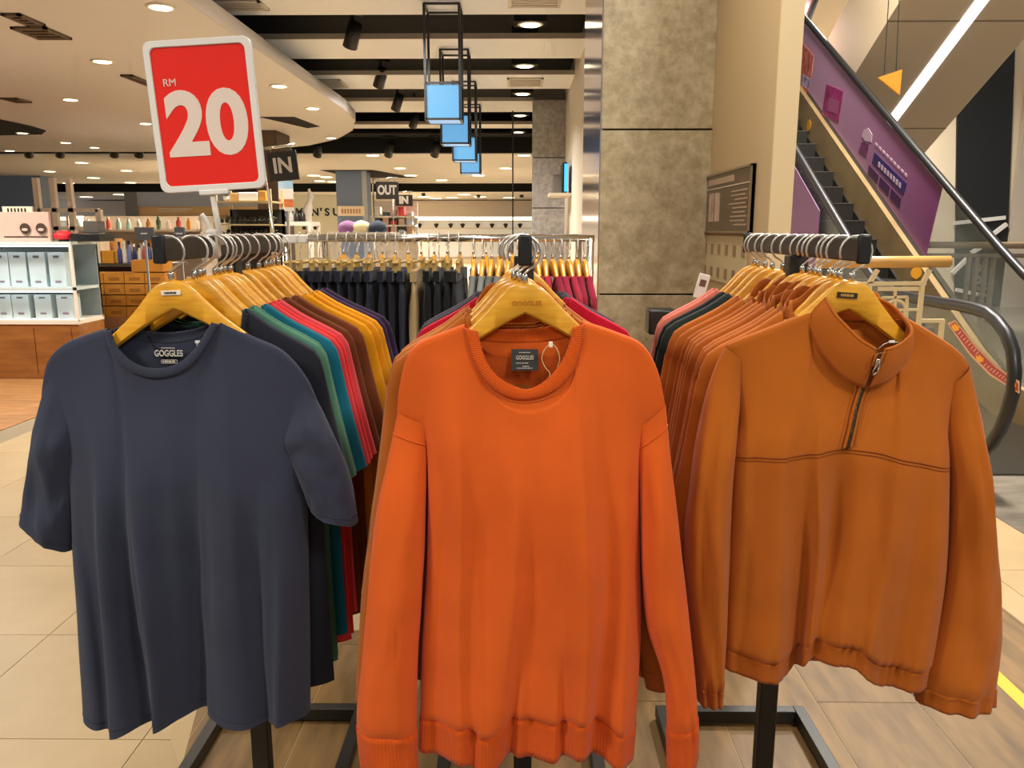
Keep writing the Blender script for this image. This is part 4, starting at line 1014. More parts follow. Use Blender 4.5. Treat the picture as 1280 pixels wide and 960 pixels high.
# ================================================================== ESCALATOR
XL, XR = 2.75, 3.95
def zh(d): return 2.26 + .583 * (d - 8.28)
HR = mat('handrail_rubber', '191715', rough=.4, coat=.1); GLASS = mat('balustrade_glass', '8e9690', rough=.05, alpha=.30); GOLD = mat('champagne_steel', '967c54', rough=.4, metal=.2, col2='a98f64', vscale=2)
STEEL = mat('dark_steel', '55514a', rough=.3, metal=.8); STEP = mat('escalator_step', '2f2c28', rough=.45, metal=.5)
es = thing('escalator', 'escalator rising away beside the wall with a purple advert balustrade', 'escalator', (XL, 6, 0))
o_ = Vector((XL, 6, 0))
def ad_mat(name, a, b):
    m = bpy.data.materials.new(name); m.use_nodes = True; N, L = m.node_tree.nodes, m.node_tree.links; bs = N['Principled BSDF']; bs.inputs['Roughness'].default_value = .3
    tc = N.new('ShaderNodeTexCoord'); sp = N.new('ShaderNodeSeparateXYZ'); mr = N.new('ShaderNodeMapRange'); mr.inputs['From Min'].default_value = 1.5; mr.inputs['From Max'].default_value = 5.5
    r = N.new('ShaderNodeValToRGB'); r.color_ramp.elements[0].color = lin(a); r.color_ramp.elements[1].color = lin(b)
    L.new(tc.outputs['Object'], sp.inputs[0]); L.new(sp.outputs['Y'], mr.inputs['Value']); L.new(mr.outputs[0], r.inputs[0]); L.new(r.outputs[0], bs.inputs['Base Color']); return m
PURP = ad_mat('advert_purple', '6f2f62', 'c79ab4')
def side(x, nm, sgn):
    path = [(4.95, .10), (4.70, .14), (4.52, .30), (4.42, .52), (4.40, .68), (4.46, .86), (4.62, .98), (4.85, 1.03), (5.6, 1.03), (5.95, 1.05), (6.2, 1.10), (6.5, zh(6.5) + .01), (8, zh(8)), (16, zh(16))]
    g = crv([(x - XL, d - 6, z) for d, z in path]); h = MB().tube([g(i / 120) for i in range(121)], .037, 10).build('handrail', HR, es, True)
    up = [(d, z - .04) for d, z in path[1:]]; low = [(16, zh(16) - .93), (6.75, zh(6.75) - .93), (6.3, .24), (5.4, .20), (4.9, .14)]
    MB().prism([(d - 6, z) for d, z in up + low], lambda a, b: (x - XL - .006, a, b), lambda a, b: (x - XL + .006, a, b)).build('glass_panel', GLASS, es)
    sk = [(16, zh(16) - .86), (6.75, zh(6.75) - .86), (6.3, .30), (5.4, .24), (4.8, .12), (4.8, 0), (6.4, 0), (6.75, zh(6.75) - 1.26), (16, zh(16) - 1.26)]
    i = -sgn
    MB().prism([(d - 6, z) for d, z in sk], lambda a, b: (x - XL + i * .012, a, b), lambda a, b: (x - XL + i * .075, a, b)).build('inner_decking', GOLD, es)
    MB().prism([(d - 6, z - .40) for d, z in ((16, zh(16) - .86), (6.75, zh(6.75) - .86), (6.75, zh(6.75) - .97), (16, zh(16) - .97))], lambda a, b: (x - XL + i * .07, a, b), lambda a, b: (x - XL + i * .095, a, b)).build('skirt', STEEL, es)
    out = [(16, zh(16) - .86), (6.75, zh(6.75) - .86), (6.3, .24), (4.8, .1), (4.8, 0), (7.2, 0), (16, zh(16) - 1.95)]
    MB().prism([(d - 6, z) for d, z in out], lambda a, b: (x - XL - i * .012, a, b), lambda a, b: (x - XL - i * .06, a, b)).build('outer_cladding', STEEL, es)
side(XL, 'near', -1); side(XR, 'far', 1)
def on_plane(pts, x, t0, t1, m, nm, par, org=o_):
    ps_ = [PX(px, py, x) - org for px, py in pts]
    return MB().prism([(p.y, p.z) for p in ps_], lambda a, b: (x - org.x + t0, a, b), lambda a, b: (x - org.x + t1, a, b)).build(nm, m, par)
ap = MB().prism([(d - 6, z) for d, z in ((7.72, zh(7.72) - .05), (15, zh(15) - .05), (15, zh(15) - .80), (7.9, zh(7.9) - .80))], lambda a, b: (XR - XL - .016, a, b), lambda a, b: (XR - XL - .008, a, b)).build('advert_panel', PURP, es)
ap['label'] = 'purple advert panel on the far balustrade'
navy = mat('advert_navy', '1e2148', rough=.35)
MB().prism([(d - 6, z) for d, z in ((7.9, zh(7.9) - .80), (15, zh(15) - .80), (15, zh(15) - .88), (7.92, zh(7.92) - .88))], lambda a, b: (XR - XL - .017, a, b), lambda a, b: (XR - XL - .008, a, b)).build('advert_stripe', navy, es)
MB().prism([(d - 6, z) for d, z in ((7.35, zh(7.35) - .05), (15, zh(15) - .05), (15, zh(15) - 1.9), (7.35, zh(7.35) - 1.9))], lambda a, b: (-.075, a, b), lambda a, b: (-.066, a, b)).build('advert_panel', mat('advert_purple_flat', '6c4070', rough=.35), es)
xa = XR - .020
on_plane([(1033, 105), (1054, 114), (1048, 153), (1027, 144)], xa, 0, .004, mat('advert_magenta', '8c1f55', rough=.35, col2='a8407a', vscale=14), 'advert_card', ap, o_)
on_plane([(1036, 122), (1049, 127), (1046, 143), (1034, 138)], xa - .002, 0, .004, mat('advert_magenta_light', 'a8587f', rough=.35), 'advert_card_print', ap, o_)
on_plane([(1002, 52), (1010, 62), (1017, 70), (1014, 95), (1008, 117), (996, 108), (990, 92), (998, 84)], xa, 0, .004, mat('advert_gifts', 'b8453f', rough=.4, col2='e08a78', vscale=11), 'advert_gift_picture', ap, o_)
on_plane([(1003, 92), (1013, 99), (1010, 112), (1000, 105)], xa - .002, 0, .004, mat('advert_gift_tag', 'd8cfe0', rough=.4, col2='6a4a7a', vscale=20), 'advert_gift_tag', ap, o_)
PALE = mat('advert_pale', 'c4a6b4', rough=.4)
on_plane([(1080, 162), (1085, 160), (1090, 168), (1089, 178), (1081, 176), (1077, 170)], xa, 0, .004, PALE, 'advert_cloud', ap, o_)
on_plane([(1077, 177), (1086, 180), (1083, 196), (1073, 189)], xa, 0, .004, mat('advert_plum', '5a1f45', rough=.4, col2='8a4a70', vscale=16), 'advert_icon', ap, o_)
on_plane([(1093, 190), (1133, 229), (1129, 244), (1090, 203)], xa, 0, .004, mat('advert_indigo', '3a2b63', rough=.4), 'advert_banner', ap, o_)
for k in range(8): on_plane([(1098 + 3.7 * k, 202 + 3.6 * k), (1100.4 + 3.7 * k, 204.3 + 3.6 * k), (1099.6 + 3.7 * k, 210.3 + 3.6 * k), (1097.2 + 3.7 * k, 208 + 3.6 * k)], xa - .002, 0, .004, PALE, 'advert_banner_letter', ap, o_)
for k in range(9): on_plane([(1094 + 4.6 * k, 178 + 4.7 * k), (1097 + 4.6 * k, 181 + 4.7 * k), (1096.4 + 4.6 * k, 184 + 4.7 * k), (1093.4 + 4.6 * k, 181 + 4.7 * k)], xa, 0, .004, PALE, 'advert_small_print', ap, o_)
dk = mat('advert_dark_text', '43204a', rough=.4)
for k in range(3): on_plane([(1086 + 14 * k, 206 + 14.5 * k), (1098 + 14 * k, 219 + 14.5 * k), (1096 + 14 * k, 231 + 14.5 * k), (1084 + 14 * k, 218 + 14.5 * k)], xa, 0, .004, dk, 'advert_badge', ap, o_)
YEL = mat('sticker_yellow', 'f0a818', rough=.5)
for px, py in ((1011, 157), (1146, 340)):
    p = PX(px, py, XR - .078) - o_; MB().lathe([(.075, 0), (.075, .003)], 14, M=Matrix.Rotation(-PI / 2, 4, 'Y')).build('safety_sticker', YEL, es, loc=p)
stp = MB().box(.10, XR - XL - .10, 0, .36, -.21, 0).mesh('step', STEP)
rib_m = MB()
for k in range(26): rib_m.box(.12 + k * .037, .138 + k * .037, -.006, 0, -.20, -.01)
for k in range(26):
    d = 6.75 + .343 * k; s = link('step', stp, es, loc=(0, d - 6, .2 * (k + 1) - .0 + .0))
    MB().box(.10, XR - XL - .10, -.004, .02, -.008, .002).build('step_nosing', mat('step_edge', '6a655c', rough=.4, metal=.6), s)
MB().box(.02, XR - XL - .02, -1.2, .76, 0, .012).build('landing_plate', STEEL, es)
# red warning strip on the near glass
rs = [(1186, 404), (1196, 400), (1222, 432), (1246, 456), (1276, 477), (1276, 492), (1240, 470), (1214, 444)]
st = on_plane(rs, XL, -.0105, -.0065, mat('strip_border', 'd2ab90', rough=.5), 'warning_strip', es); st['label'] = 'red warning strip with yellow hand symbols on the glass'
rs2 = [(1189, 406), (1196, 402.5), (1222, 435), (1246, 459), (1275, 480), (1275, 489), (1241, 467), (1216, 442)]
on_plane(rs2, XL, -.0125, -.0105, mat('strip_red', 'a8282a', rough=.4), 'strip_red_field', st, o_)
xq = XL - .0135
for px, py in ((1194, 409), (1224.5, 448), (1265, 480)):
    on_plane([(px - 5, py - 4), (px - 2, py - 2), (px - 1, py - 5), (px + 5, py), (px + 4.5, py + 4), (px - .5, py + 5), (px - 4, py + 1)], xq, 0, .0012, YEL, 'hand_symbol', st, o_)
LT = mat('strip_letters', 'd9a79c', rough=.5)
for c0, c1, n_ in (((1199, 416), (1221, 441), 8), ((1231, 456), (1257, 474), 8)):
    for k in range(n_):
        x_, y_ = c0[0] + (c1[0] - c0[0]) * k / (n_ - 1), c0[1] + (c1[1] - c0[1]) * k / (n_ - 1)
        on_plane([(x_ - 2.0, y_ + 1.4 + .4 * (k % 2)), (x_ + 1.6, y_ - 2.2 + .5 * (k % 3)), (x_ + 2.5, y_ - 1.2 + .4 * (k % 3)), (x_ - 1.0, y_ + 2.3)], xq, 0, .0012, LT, 'strip_letter', st, o_)
# ------------------------------------------------------------------ lattice barrier with wooden rail
BD = 4.55; CREAM = mat('cream_lattice_paint', 'd6c294', rough=.45); RAILW = mat('rail_wood', 'd6a55c', rough=.35, col2='c4924a', vscale=6, vstretch=(.5, 4, 4))
a, b = P(1022, 328, BD), P(1187, 327, BD)
lb = thing('lattice_barrier', 'cream metal lattice barrier with round wooden handrail before the escalator', 'railing', (b.x, BD, 0)); ob = Vector((b.x, BD, 0))
MB().tube([a - ob, b - ob], .033, 14).build('wooden_rail', RAILW, lb, True)
def bars(l, nm, w_=.022):
    for p, q in l: MB().bar(P(*p, BD) - ob, P(*q, BD) - ob, w_, w_).build(nm, CREAM, lb)
bars([((1162, 337), (1152, 357)), ((1097, 337), (1085, 357))], 'strut')
bars([((1070, 355), (1157, 354)), ((1098, 361), (1147, 361))], 'frame_bar', .022)
bars([((1150, 401), (1180, 401))], 'frame_bar', .020)
bars([((1103, 372), (1134, 371)), ((1134, 371), (1133, 402)), ((1103, 372), (1103, 402)), ((1103, 402), (1133, 402)), ((1119, 361), (1118, 420)), ((1092, 388), (1148, 387))], 'lattice_bar', .013)
cc = P(1119, 388, BD) - ob; MB().tube([cc + Vector((.058 * math.cos(2 * PI * k / 24), 0, .058 * math.sin(2 * PI * k / 24))) for k in range(24)], .009, 8, closed=True).build('lattice_ring', CREAM, lb, True)
p = P(1145, 341, BD - .05) - ob; MB().lathe([(.03, 0), (.03, .004)], 14, M=Matrix.Rotation(PI / 2, 4, 'X')).build('safety_sticker', YEL, lb, loc=p)
for px, py in ((1087, 354), (1153, 354), (1178, 400)):
    t_ = P(px, py, BD) - ob; MB().bar(t_, (t_.x, 0, 0), .022, .022).build('post', CREAM, lb)
xa1, xb1 = P(1087, 354, BD).x - b.x, P(1178, 400, BD).x - b.x
for z in (.12, .45, .78): MB().box(xa1, xb1, -.009, .009, z - .009, z + .009).build('cross_rail', CREAM, lb)
# ------------------------------------------------------------------ mall beyond
MW = struct(MB().box(1.1, 16, 16, 16.2, 0, 9).build('wall_mall', mat('mall_wall', 'd8c8ac', rough=.6)))
wb = P(1240, 250, 15.9)
blk = MB().prism([(1198, 40), (1270, 40), (1252, 500), (1192, 500)], lambda a, b: P(a, b, 15.96), lambda a, b: P(a, b, 15.96) + Vector((0, .05, 0))).build('black_wall_panel', mat('black_panel', '171717', rough=.5), MW)
WS = mat('white_strip', 'd8d2c8', rough=.5)
for p, q in (((1192, 279), (1256, 272)), ((1237, 296), (1258, 280)), ((1214, 316), (1226, 309)), ((1190, 342), (1210, 322)), ((1195, 362), (1222, 368))):
    MB().bar(P(*p, 15.9), P(*q, 15.9), .07, .07).build('white_wall_strip', WS, MW)
MB().box(P(1262, 300, 15.9).x, 15, 15.88, 15.98, 0, 9).build('wall_facing', mat('mall_facing', 'b9ab98', rough=.5), MW)
mr_ = thing('mall_railing', 'tan topped railing with lattice posts beyond the escalator', 'railing', (P(1200, 400, 12).x, 12, 0)); om = Vector(mr_.location)
MB().tube([P(1140, 306, 12) - om, P(1330, 307, 12) - om], .05, 10).build('handrail', mat('rail_tan', '9a8264', rough=.4), mr_, True)
TA = mat('lattice_tan', '8a7a64', rough=.5)
zf = 0
for px in (1212, 1222, 1233, 1243, 1300):
    t_ = P(px, 318, 12) - om; MB().bar(t_, (t_.x, 0, 0), .05, .05).build('post', TA, mr_)
MB().tube([P(1140, 319, 12) - om, P(1330, 320, 12) - om], .03, 8).build('top_bar', TA, mr_, True)
for y_ in (330, 345, 360, 380, 400):
    MB().bar(P(1222, y_, 12) - om, P(1233, y_ + 10, 12) - om, .03, .03).build('lattice_bar', TA, mr_)
    MB().bar(P(1233, y_, 12) - om, P(1222, y_ + 10, 12) - om, .03, .03).build('lattice_bar', TA, mr_)
g_ = [P(1190, 325, 12), P(1190, 420, 12)]
# crossing escalator underside with light strip
y0, z0, sl_ = 11.8, 2.97, -.514
qa = [PPL(px, py, y0, z0, sl_) for px, py in ((1115, 10), (1065, 105), (1280, 45), (1155, 195))]
xL_, xR_ = (qa[0].x + qa[1].x) / 2, (qa[2].x + qa[3].x) / 2
def pl(y): return z0 + sl_ * (y - y0)
us = struct(MB().prism([(4.5, pl(4.5)), (15.9, pl(15.9)), (15.9, pl(15.9) + 1.2), (4.5, pl(4.5) + 1.2)], lambda a, b: (xL_, a, b), lambda a, b: (xR_, a, b)).build('ceiling_escalator_underside', mat('underside_beige', 'dcc4a0', rough=.45)))
l0, l1 = PPL(1221, 0, y0, z0, sl_), PPL(1106, 152, y0, z0, sl_); l2, l3 = PPL(1232, 0, y0, z0, sl_), PPL(1117, 160, y0, z0, sl_)
xa_, xb_ = (l0.x + l1.x) / 2, (l2.x + l3.x) / 2
tag(MB().prism([(5, pl(5) - .012), (15.5, pl(15.5) - .012), (15.5, pl(15.5) + .02), (5, pl(5) + .02)], lambda a, b: (xa_, a, b), lambda a, b: (xb_, a, b)).build('light_strip', mat('led_white', 'f4f4ff', emit=3.2)), 'long white light strip running along the sloped beige underside', 'light')
for k in range(5):
    y_ = 6.2 + 1.9 * k; MB().prism([(y_, pl(y_) - .004), (y_ + .02, pl(y_ + .02) - .004), (y_ + .02, pl(y_ + .02) + .01), (y_, pl(y_) + .01)], lambda a, b: (xL_, a, b), lambda a, b: (xR_, a, b)).build('panel_joint', mat('joint_tan', '8d7a5d', rough=.6), us)
ty = thing('hanging_triangle', 'yellow triangle sign hanging on two strings over the escalator', 'sign', P(1117, 100, 7.0)); ot = Vector(ty.location)
MB().prism([tuple((P(px, py, 7.0) - ot).xz) for px, py in ((1097, 97), (1127, 87), (1124, 119))], lambda a, b: (a, -.012, b), lambda a, b: (a, .012, b)).build('plate', mat('triangle_yellow', 'c47c0a', rough=.6), ty)
for p, q in (((1105, 95), (1109, 30)), ((1120, 90), (1124, 3))):
    a, b = P(*p, 7.0) - ot, P(*q, 7.0) - ot; MB().tube([a, a + (b - a) * 1.6], .004, 5).build('string', DARK, ty)
pk = struct(MB().prism([(1003, -40), (1034, -40), (1005, 40), (988, 22)], lambda a, b: P(a, b, 14), lambda a, b: P(a, b, 14) + Vector((0, .06, 0))).build('trim_upper_advert', mat('advert_pink', 'c9a0b0', rough=.4)))
MB().tube([P(1036, -40, 13.95), P(1004, 42, 13.95)], .04, 6).build('advert_edge', DARK, pk)
#PART5
# ================================================================== STORE BACKGROUND (left and centre)
def bp(pxl, pyt, pxr, pyb, Y, dep):
    a, b = P(pxl, pyb, Y), P(pxr, pyt, Y); return [a.x, b.x, Y, Y + dep, a.z, b.z]
def unit(name, label, cat, pxl, pyt, pxr, pyb, Y, dep, grp=None):
    x0, x1, y0, y1, z0, z1 = bp(pxl, pyt, pxr, pyb, Y, dep); t = thing(name, label, cat, ((x0 + x1) / 2, Y, 0), 0, grp); return t, (x1 - x0) / 2, z0, z1
def simple(name, label, cat, pxl, pyt, pxr, pyb, Y, dep, m, grp=None, bevel=.006, zb=None):
    x0, x1, y0, y1, z0, z1 = bp(pxl, pyt, pxr, pyb, Y, dep)
    if zb is not None: z1 = z1 - z0 + zb; z0 = zb
    o = MB().box(-(x1 - x0) / 2, (x1 - x0) / 2, 0, dep, 0, z1 - z0).build(name, m, None, bevel=bevel, loc=((x0 + x1) / 2, Y, z0)); return tag(o, label, cat, grp)
CABW = mat('cabinet_wood', '8a5526', rough=.4, col2='a56a34', vscale=4, vstretch=(.6, 3, 5)); ICE = mat('display_ice', 'c6d6da', rough=.25); SHELF = mat('shelf_glass', 'd6e4e2', rough=.15)
# glass display with boxed goods
t, hw, z0, z1 = unit('display_cabinet', 'wooden display cabinet with lit glass shelves at the left edge', 'cabinet', -70, 303, 88, 475, 8.0, .5)
zc, zm, zt = P(50, 402, 8).z, P(50, 358, 8).z, P(50, 306, 8).z
MB().box(-hw, hw, 0, .5, 0, zc - .03).build('body', CABW, t, bevel=.005); MB().box(-hw, hw, -.01, .51, zc - .03, zc + .02).build('counter', WHITE, t, bevel=.005)
MB().box(-hw, hw, .46, .5, zc + .02, zt).build('back_panel', mat('display_back', '8d999c', rough=.4), t)
for z in (zm - .04, zt): MB().box(-hw, hw, .0, .5, z, z + .03).build('shelf', SHELF, t)
for x in (-hw, hw - .025):
    for y in (0, .475): MB().box(x, x + .025, y, y + .025, zc, zt).build('frame_post', WHITE, t)
for z in (zt - .008, zm - .05): MB().box(-hw + .05, hw - .05, .02, .05, z - .01, z).build('light_strip', mat('cool_led', 'eaf6ff', emit=4), t)
for x in (-.65, -.2, .25, .62): MB().box(x * hw / .7 - .003, x * hw / .7 + .003, 0, .02, .05, zc - .06).build('panel_gap', mat('gap_dark', '3a2412', rough=.8), t)
for r0, (za, zb_) in enumerate(((zc + .02, zm - .06), (zm - .01, zt - .03))):
    for k in range(4):
        px = (-8, 14, 38, 63)[k] if r0 else (-10, 12, 40, 68)[k]; x = P(px + 11, 340, 8.15).x
        b = tag(MB().box(-.085, .085, 0, .14, 0, (zb_ - za) * .88).build('boxed_package', ICE, bevel=.004, loc=(x, 8.12, za)), 'pale blue boxed package on the %s display shelf, %s from left' % (('lower', 'upper')[r0], ORD[k]), 'box', 'boxed packages in the display')
        MB().box(-.03, .03, -.004, 0, (zb_ - za) * .74, (zb_ - za) * .80).build('printed_mark', mat('mark_grey', '5c6470', rough=.6), b); MB().box(-.03, .03, -.004, 0, .04, .06).build('printed_mark', mat('mark_mauve', '8a7484', rough=.6), b)
sb = simple('eyewear_board', 'pale pink board with two round glasses pictures on the display', 'sign board', -40, 268, 60, 305, 8.1, .04, mat('board_pink', 'cfae9e', rough=.5), bevel=.003, zb=zt + .03)
for px in (31.5, 51.5):
    p = P(px, 285.5, 8.09) - Vector(sb.location)
    e = MB().lathe([(.052, -.0), (.052, .006)], 18, M=Matrix.Rotation(PI / 2, 4, 'X')).build('round_picture', mat('disc_brown', '4a3a30', rough=.4), sb, loc=p)
    MB().lathe([(.03, 0), (.03, .004)], 14, M=Matrix.Rotation(PI / 2, 4, 'X') @ Matrix.Scale(.5, 4, (0, 1, 0))).build('picture_highlight', mat('disc_pale', 'c8b4a4', rough=.4), e, loc=(0, -.008, -.012))
p = P(32, 296, 8.09) - Vector(sb.location); MB().box(-.22, .22, -.004, 0, -.006, .006).build('printed_line', mat('disc_brown', '4a3a30', rough=.4), sb, loc=(p.x, 0, p.z))
sg = simple('brand_card', 'cream card with dark capital lettering above the pink board', 'sign', 4, 263, 40, 273, 8.3, .03, mat('card_cream', 'ead9bf', rough=.5), bevel=.002, zb=zt + .30)
for k in range(6): MB().box(-.10 + .035 * k, -.083 + .035 * k, -.004, 0, .018, .062).build('letter_mark', TXTD, sg)
MB().box(-.02, .02, .005, .025, -.28, 0).build('stand', WHITE, sg)
simple('display_tray', 'flat black tray beside the pink board on the display', 'tray', 88, 292, 124, 302, 8.0 + .12, .3, DARK, zb=zt + .03)
simple('dark_carton', 'dark grey carton on the black tray at the display', 'box', 105, 281, 122, 296, 8.2, .15, mat('carton_grey', '5a554e', rough=.5), zb=zt + .03 + .085)
o = tag(MB().lathe([(.07, 0), (.10, .02), (.09, .06), (.04, .085)], 14).build('red_cap', mat('red_cloth', 'd8202a', rough=.6), None, True, loc=(P(80, 296, 8.2).x, 8.2, zt + .03 + .02)), 'small bright red cap on the display cabinet', 'cap')
MB().lathe([(.05, -.02), (.05, .0)], 10).build('stand', DARK, o)
# counter, cartons
t, hw, z0, z1 = unit('sales_counter', 'low wooden counter behind the display with cardboard boxes below', 'counter', 98, 330, 205, 470, 9.3, .6)
MB().box(-hw, hw, .25, .6, 0, z1 - .04).build('body', mat('counter_brown', '5c3d22', rough=.5), t); MB().box(-hw - .02, hw + .02, .12, .62, z1 - .04, z1).build('top', mat('counter_top', '4d4437', rough=.3), t, bevel=.004)
zpl = P(140, 396, 9.0).z; MB().box(-hw, hw, -.3, .25, 0, zpl).build('plinth', mat('plinth_wood', '8d5f3c', rough=.5), t)
CARD = mat('cardboard', 'b97a1e', rough=.8, col2='a86c18', vscale=6, rnd=.08)
zc0 = zpl; ch = (P(140, 340, 9.0).z - zpl) / 4
cb = MB().box(-.112, .112, 0, .3, 0, ch - .012).mesh('cardboard_box', CARD); pr = MB().box(-.06, .06, -.003, 0, .03, ch - .06).mesh('printed_mark', mat('carton_print', '8f5a14', rough=.8))
for r0 in range(4):
    for k in range(4):
        b = link('cardboard_box', cb, None, .004 if (r0 + k == 0) else 0, loc=(P(117, 370, 9.0).x + k * .232 + .006 * (r0 % 2), 9.02, zc0 + r0 * ch + .0))
        tag(b, 'brown cardboard box, %s row from the bottom, %s from the left' % (ORD[r0], ORD[k]), 'box', 'cardboard boxes under the counter'); link('printed_mark', pr, b)
for (px, py, a, wpx), l in zip(((172, 338, 12, 24), (190, 344, -8, 20)), ('open cardboard box tilted on top of the box stack', 'smaller cardboard box leaning at the right of the stack')):
    p = P(px, py, 8.95); w_ = wpx * .009 / 2
    tag(MB().box(-w_, w_, 0, .2, 0, .13).build('cardboard_box', CARD, bevel=.004, loc=(p.x, 9.05, zc0 + 4 * ch), rot=(0, 0, R(a))), l, 'box', 'cardboard boxes under the counter')
zc1 = z1
simple('white_carton', 'tall cream carton on the counter beside the display', 'box', 101, 302, 126, 330, 9.45, .2, mat('carton_cream', 'ead6b4', rough=.5), zb=zc1)
simple('orange_carton', 'small orange carton on the counter next to the cream one', 'box', 126, 314, 141, 330, 9.45, .15, mat('carton_orange', 'c98a1c', rough=.5), zb=zc1)
simple('peach_carton', 'peach carton standing behind the small orange carton', 'box', 124, 300, 146, 330, 9.7, .15, mat('carton_peach', 'd89a5c', rough=.5), zb=zc1)
rb = random.Random(12)
for k in range(9):
    px = 150 + 6.2 * k; s = .9 + .3 * rb.random()
    c_ = ('3c4a86', 'd8d4cc', '6a78a8', '2c3560', 'e4dcc8', 'b04a3c', '49568e', 'd9cfc0', '38406a')[k]
    o = tag(MB().lathe([(.022 * s, 0), (.024 * s, .02), (.024 * s, .14 * s), (.012 * s, .17 * s), (.012 * s, .20 * s)], 12).build('bottle', mat('bottle_' + c_, c_, rough=.25), None, True, loc=(P(px, 320, 9.5).x, 9.5, zc1)), 'small cosmetic bottle on the counter, %s from the left' % ORD[k], 'bottle', 'bottles on the counter')
    MB().lathe([(.014 * s, .20 * s), (.014 * s, .24 * s)], 10).build('cap', WHITEP if k % 2 else DARK, o)
# gondola with cosmetics behind
t, hw, z0, z1 = unit('cosmetics_shelf', 'white cosmetics shelving unit behind the counter', 'shelf', 100, 268, 250, 430, 13.0, .5)
for z in (.3, .75, 1.15, 1.5): MB().box(-hw, hw, 0, .5, z - .03, z).build('shelf', WHITE, t)
MB().box(-hw, hw, .47, .5, 0, 1.72).build('back_panel', mat('gondola_back', 'd8cdb8', rough=.6), t)
for x in (-hw, hw): MB().box(x - .02, x + .02, 0, .5, 0, 1.72).build('side_panel', WHITE, t)
cols = ['e8dcc8', 'c98a3c', '8aa0c0', 'd8b49c', '5a6a50', 'f0e8dc', 'b8503c', '40403c', 'e0c070', '9ab0a0']
for r0, z in enumerate((1.15, 1.5)):
    for k in range(13):
        s = rb.uniform(.7, 1.25); c_ = rb.choice(cols); x = t.location.x - hw + .09 + k * (2 * hw - .18) / 12
        tag(MB().lathe([(.038, 0), (.04, .02), (.04, .11 * s), (.02, .135 * s), (.02, .17 * s)], 10).build('cosmetic_bottle', mat('cosmetic_' + c_, c_, rough=.3), None, True, loc=(x, 13.15, z)), 'small cosmetics bottle on the %s white shelf, %s from left' % (('middle', 'top')[r0], ORD[k]), 'bottle', 'cosmetics bottles')
for px, l, c_ in ((180, 'dark grey framed sign behind the left rack, wider one', '4a4a4c'), (224, 'dark grey framed sign behind the left rack, narrow upright one', '45474d')):
    w_ = 11 if px == 180 else 5.5
    o = simple('framed_sign', l, 'sign', px - w_, 284, px + w_, 300, 7.4, .03, mat('frame_' + c_, c_, rough=.4), bevel=.003)
    MB().box(-.03, .03, -.003, 0, .05, .065).build('printed_mark', mat('mark_pale', 'a8a8a8', rough=.5), o); MB().tube([(0, .015, 0), (0, .015, -o.location.z)], .012, 8).build('stand_rod', CHROME, o)
# far shop fronts
t, hw, z0, z1 = unit('shop_front', 'beige shop front with blue fascia behind the price sign', 'shop front', 165, 243, 345, 330, 19.0, .6)
zf_ = lambda y: P(250, y, 19).z
MB().box(-hw, hw, 0, .6, zf_(258), zf_(240)).build('blue_fascia', mat('fascia_blue', 'b2bfd8', rough=.5), t); MB().box(-hw, hw, .05, .6, zf_(269), zf_(258)).build('sign_band', mat('band_tan', 'f0cc94', rough=.5), t)
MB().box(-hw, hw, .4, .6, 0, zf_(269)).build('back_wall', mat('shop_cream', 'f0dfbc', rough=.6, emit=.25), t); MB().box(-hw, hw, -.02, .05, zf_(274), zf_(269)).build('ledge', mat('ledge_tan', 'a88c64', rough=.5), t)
MB().box(-hw - .03, -hw + .25, -.03, .6, 0, zf_(240)).build('end_pier', mat('pier_grey', '7d8086', rough=.5), t)
text('SALON', .11, WHITE, t, (-.55, .04, zf_(262)), FRONT, name='sign_lettering') if False else None
for k in range(4): MB().box(-hw + .5 + k * .85, -hw + 1.1 + k * .85, .35, .4, zf_(296), zf_(276)).build('shelf_poster', mat('poster_%d' % k, ('c8d4dc', 'e8d2a4', 'dfe4d4', 'f0e6d2')[k], rough=.5), t)
for k in range(2): MB().box(-1.05, -.25 - .15 * k, .035, .05, zf_(262 + 3.2 * k), zf_(260 + 3.2 * k)).build('sign_lettering_strip', WHITE, t)
# eyewear stand behind the left rack
t, hw, z0, z1 = unit('eyewear_stand', 'metal shelf stand full of sunglasses behind the price sign', 'shelf', 278, 236, 338, 400, 6.4, .35)
for x in (-hw, hw - .02):
    for y in (0, .33): MB().box(x, x + .02, y, y + .02, 0, z1).build('post', mat('stand_cream', 'c9b88c', rough=.4), t)
zs = [P(310, y, 6.4).z for y in (251, 280, 296)]
for z in zs: MB().box(-hw, hw, 0, .35, z - .012, z).build('shelf', mat('stand_shelf', 'bda878', rough=.4), t)
MB().box(-hw, hw, .33, .35, .2, zs[1] + .12).build('back_panel', mat('stand_back', '2c2824', rough=.6), t); MB().box(-hw, hw, 0, .35, 0, .25).build('base', DARK, t)
lens = MB()
for s in (-1, 1): lens.lathe([(.017, -.003), (.017, .003)], 12, c=(s * .02, 0, .02), M=Matrix.Rotation(PI / 2, 4, 'X'))
lensm = lens.mesh('lens_pair', mat('lens_black', '0d0d0e', rough=.08, coat=.5), True)
brm = MB().tube([(-.008, 0, .026), (0, -.002, .029), (.008, 0, .026)], .0022, 6).tube([(-.037, 0, .026), (-.038, .10, .026)], .002, 5).tube([(.037, 0, .026), (.038, .10, .026)], .002, 5).mesh('frame', mat('frame_silver', 'c8c4bc', rough=.2, metal=1), True)
for r0 in range(2):
    for k in range(5):
        for q in range(2):
            e = thing('sunglasses', 'black sunglasses on the %s shelf, %s from left, %s row' % (('lower', 'upper')[r0], ORD[k], ('front', 'back')[q]), 'sunglasses', (t.location.x - hw + .06 + k * (2 * hw - .12) / 4, 6.43 + .13 * q, zs[2 - r0] + .02 * q + .004), 0, 'sunglasses on the stand')
            link('lens_pair', lensm, e); link('frame', brm, e)
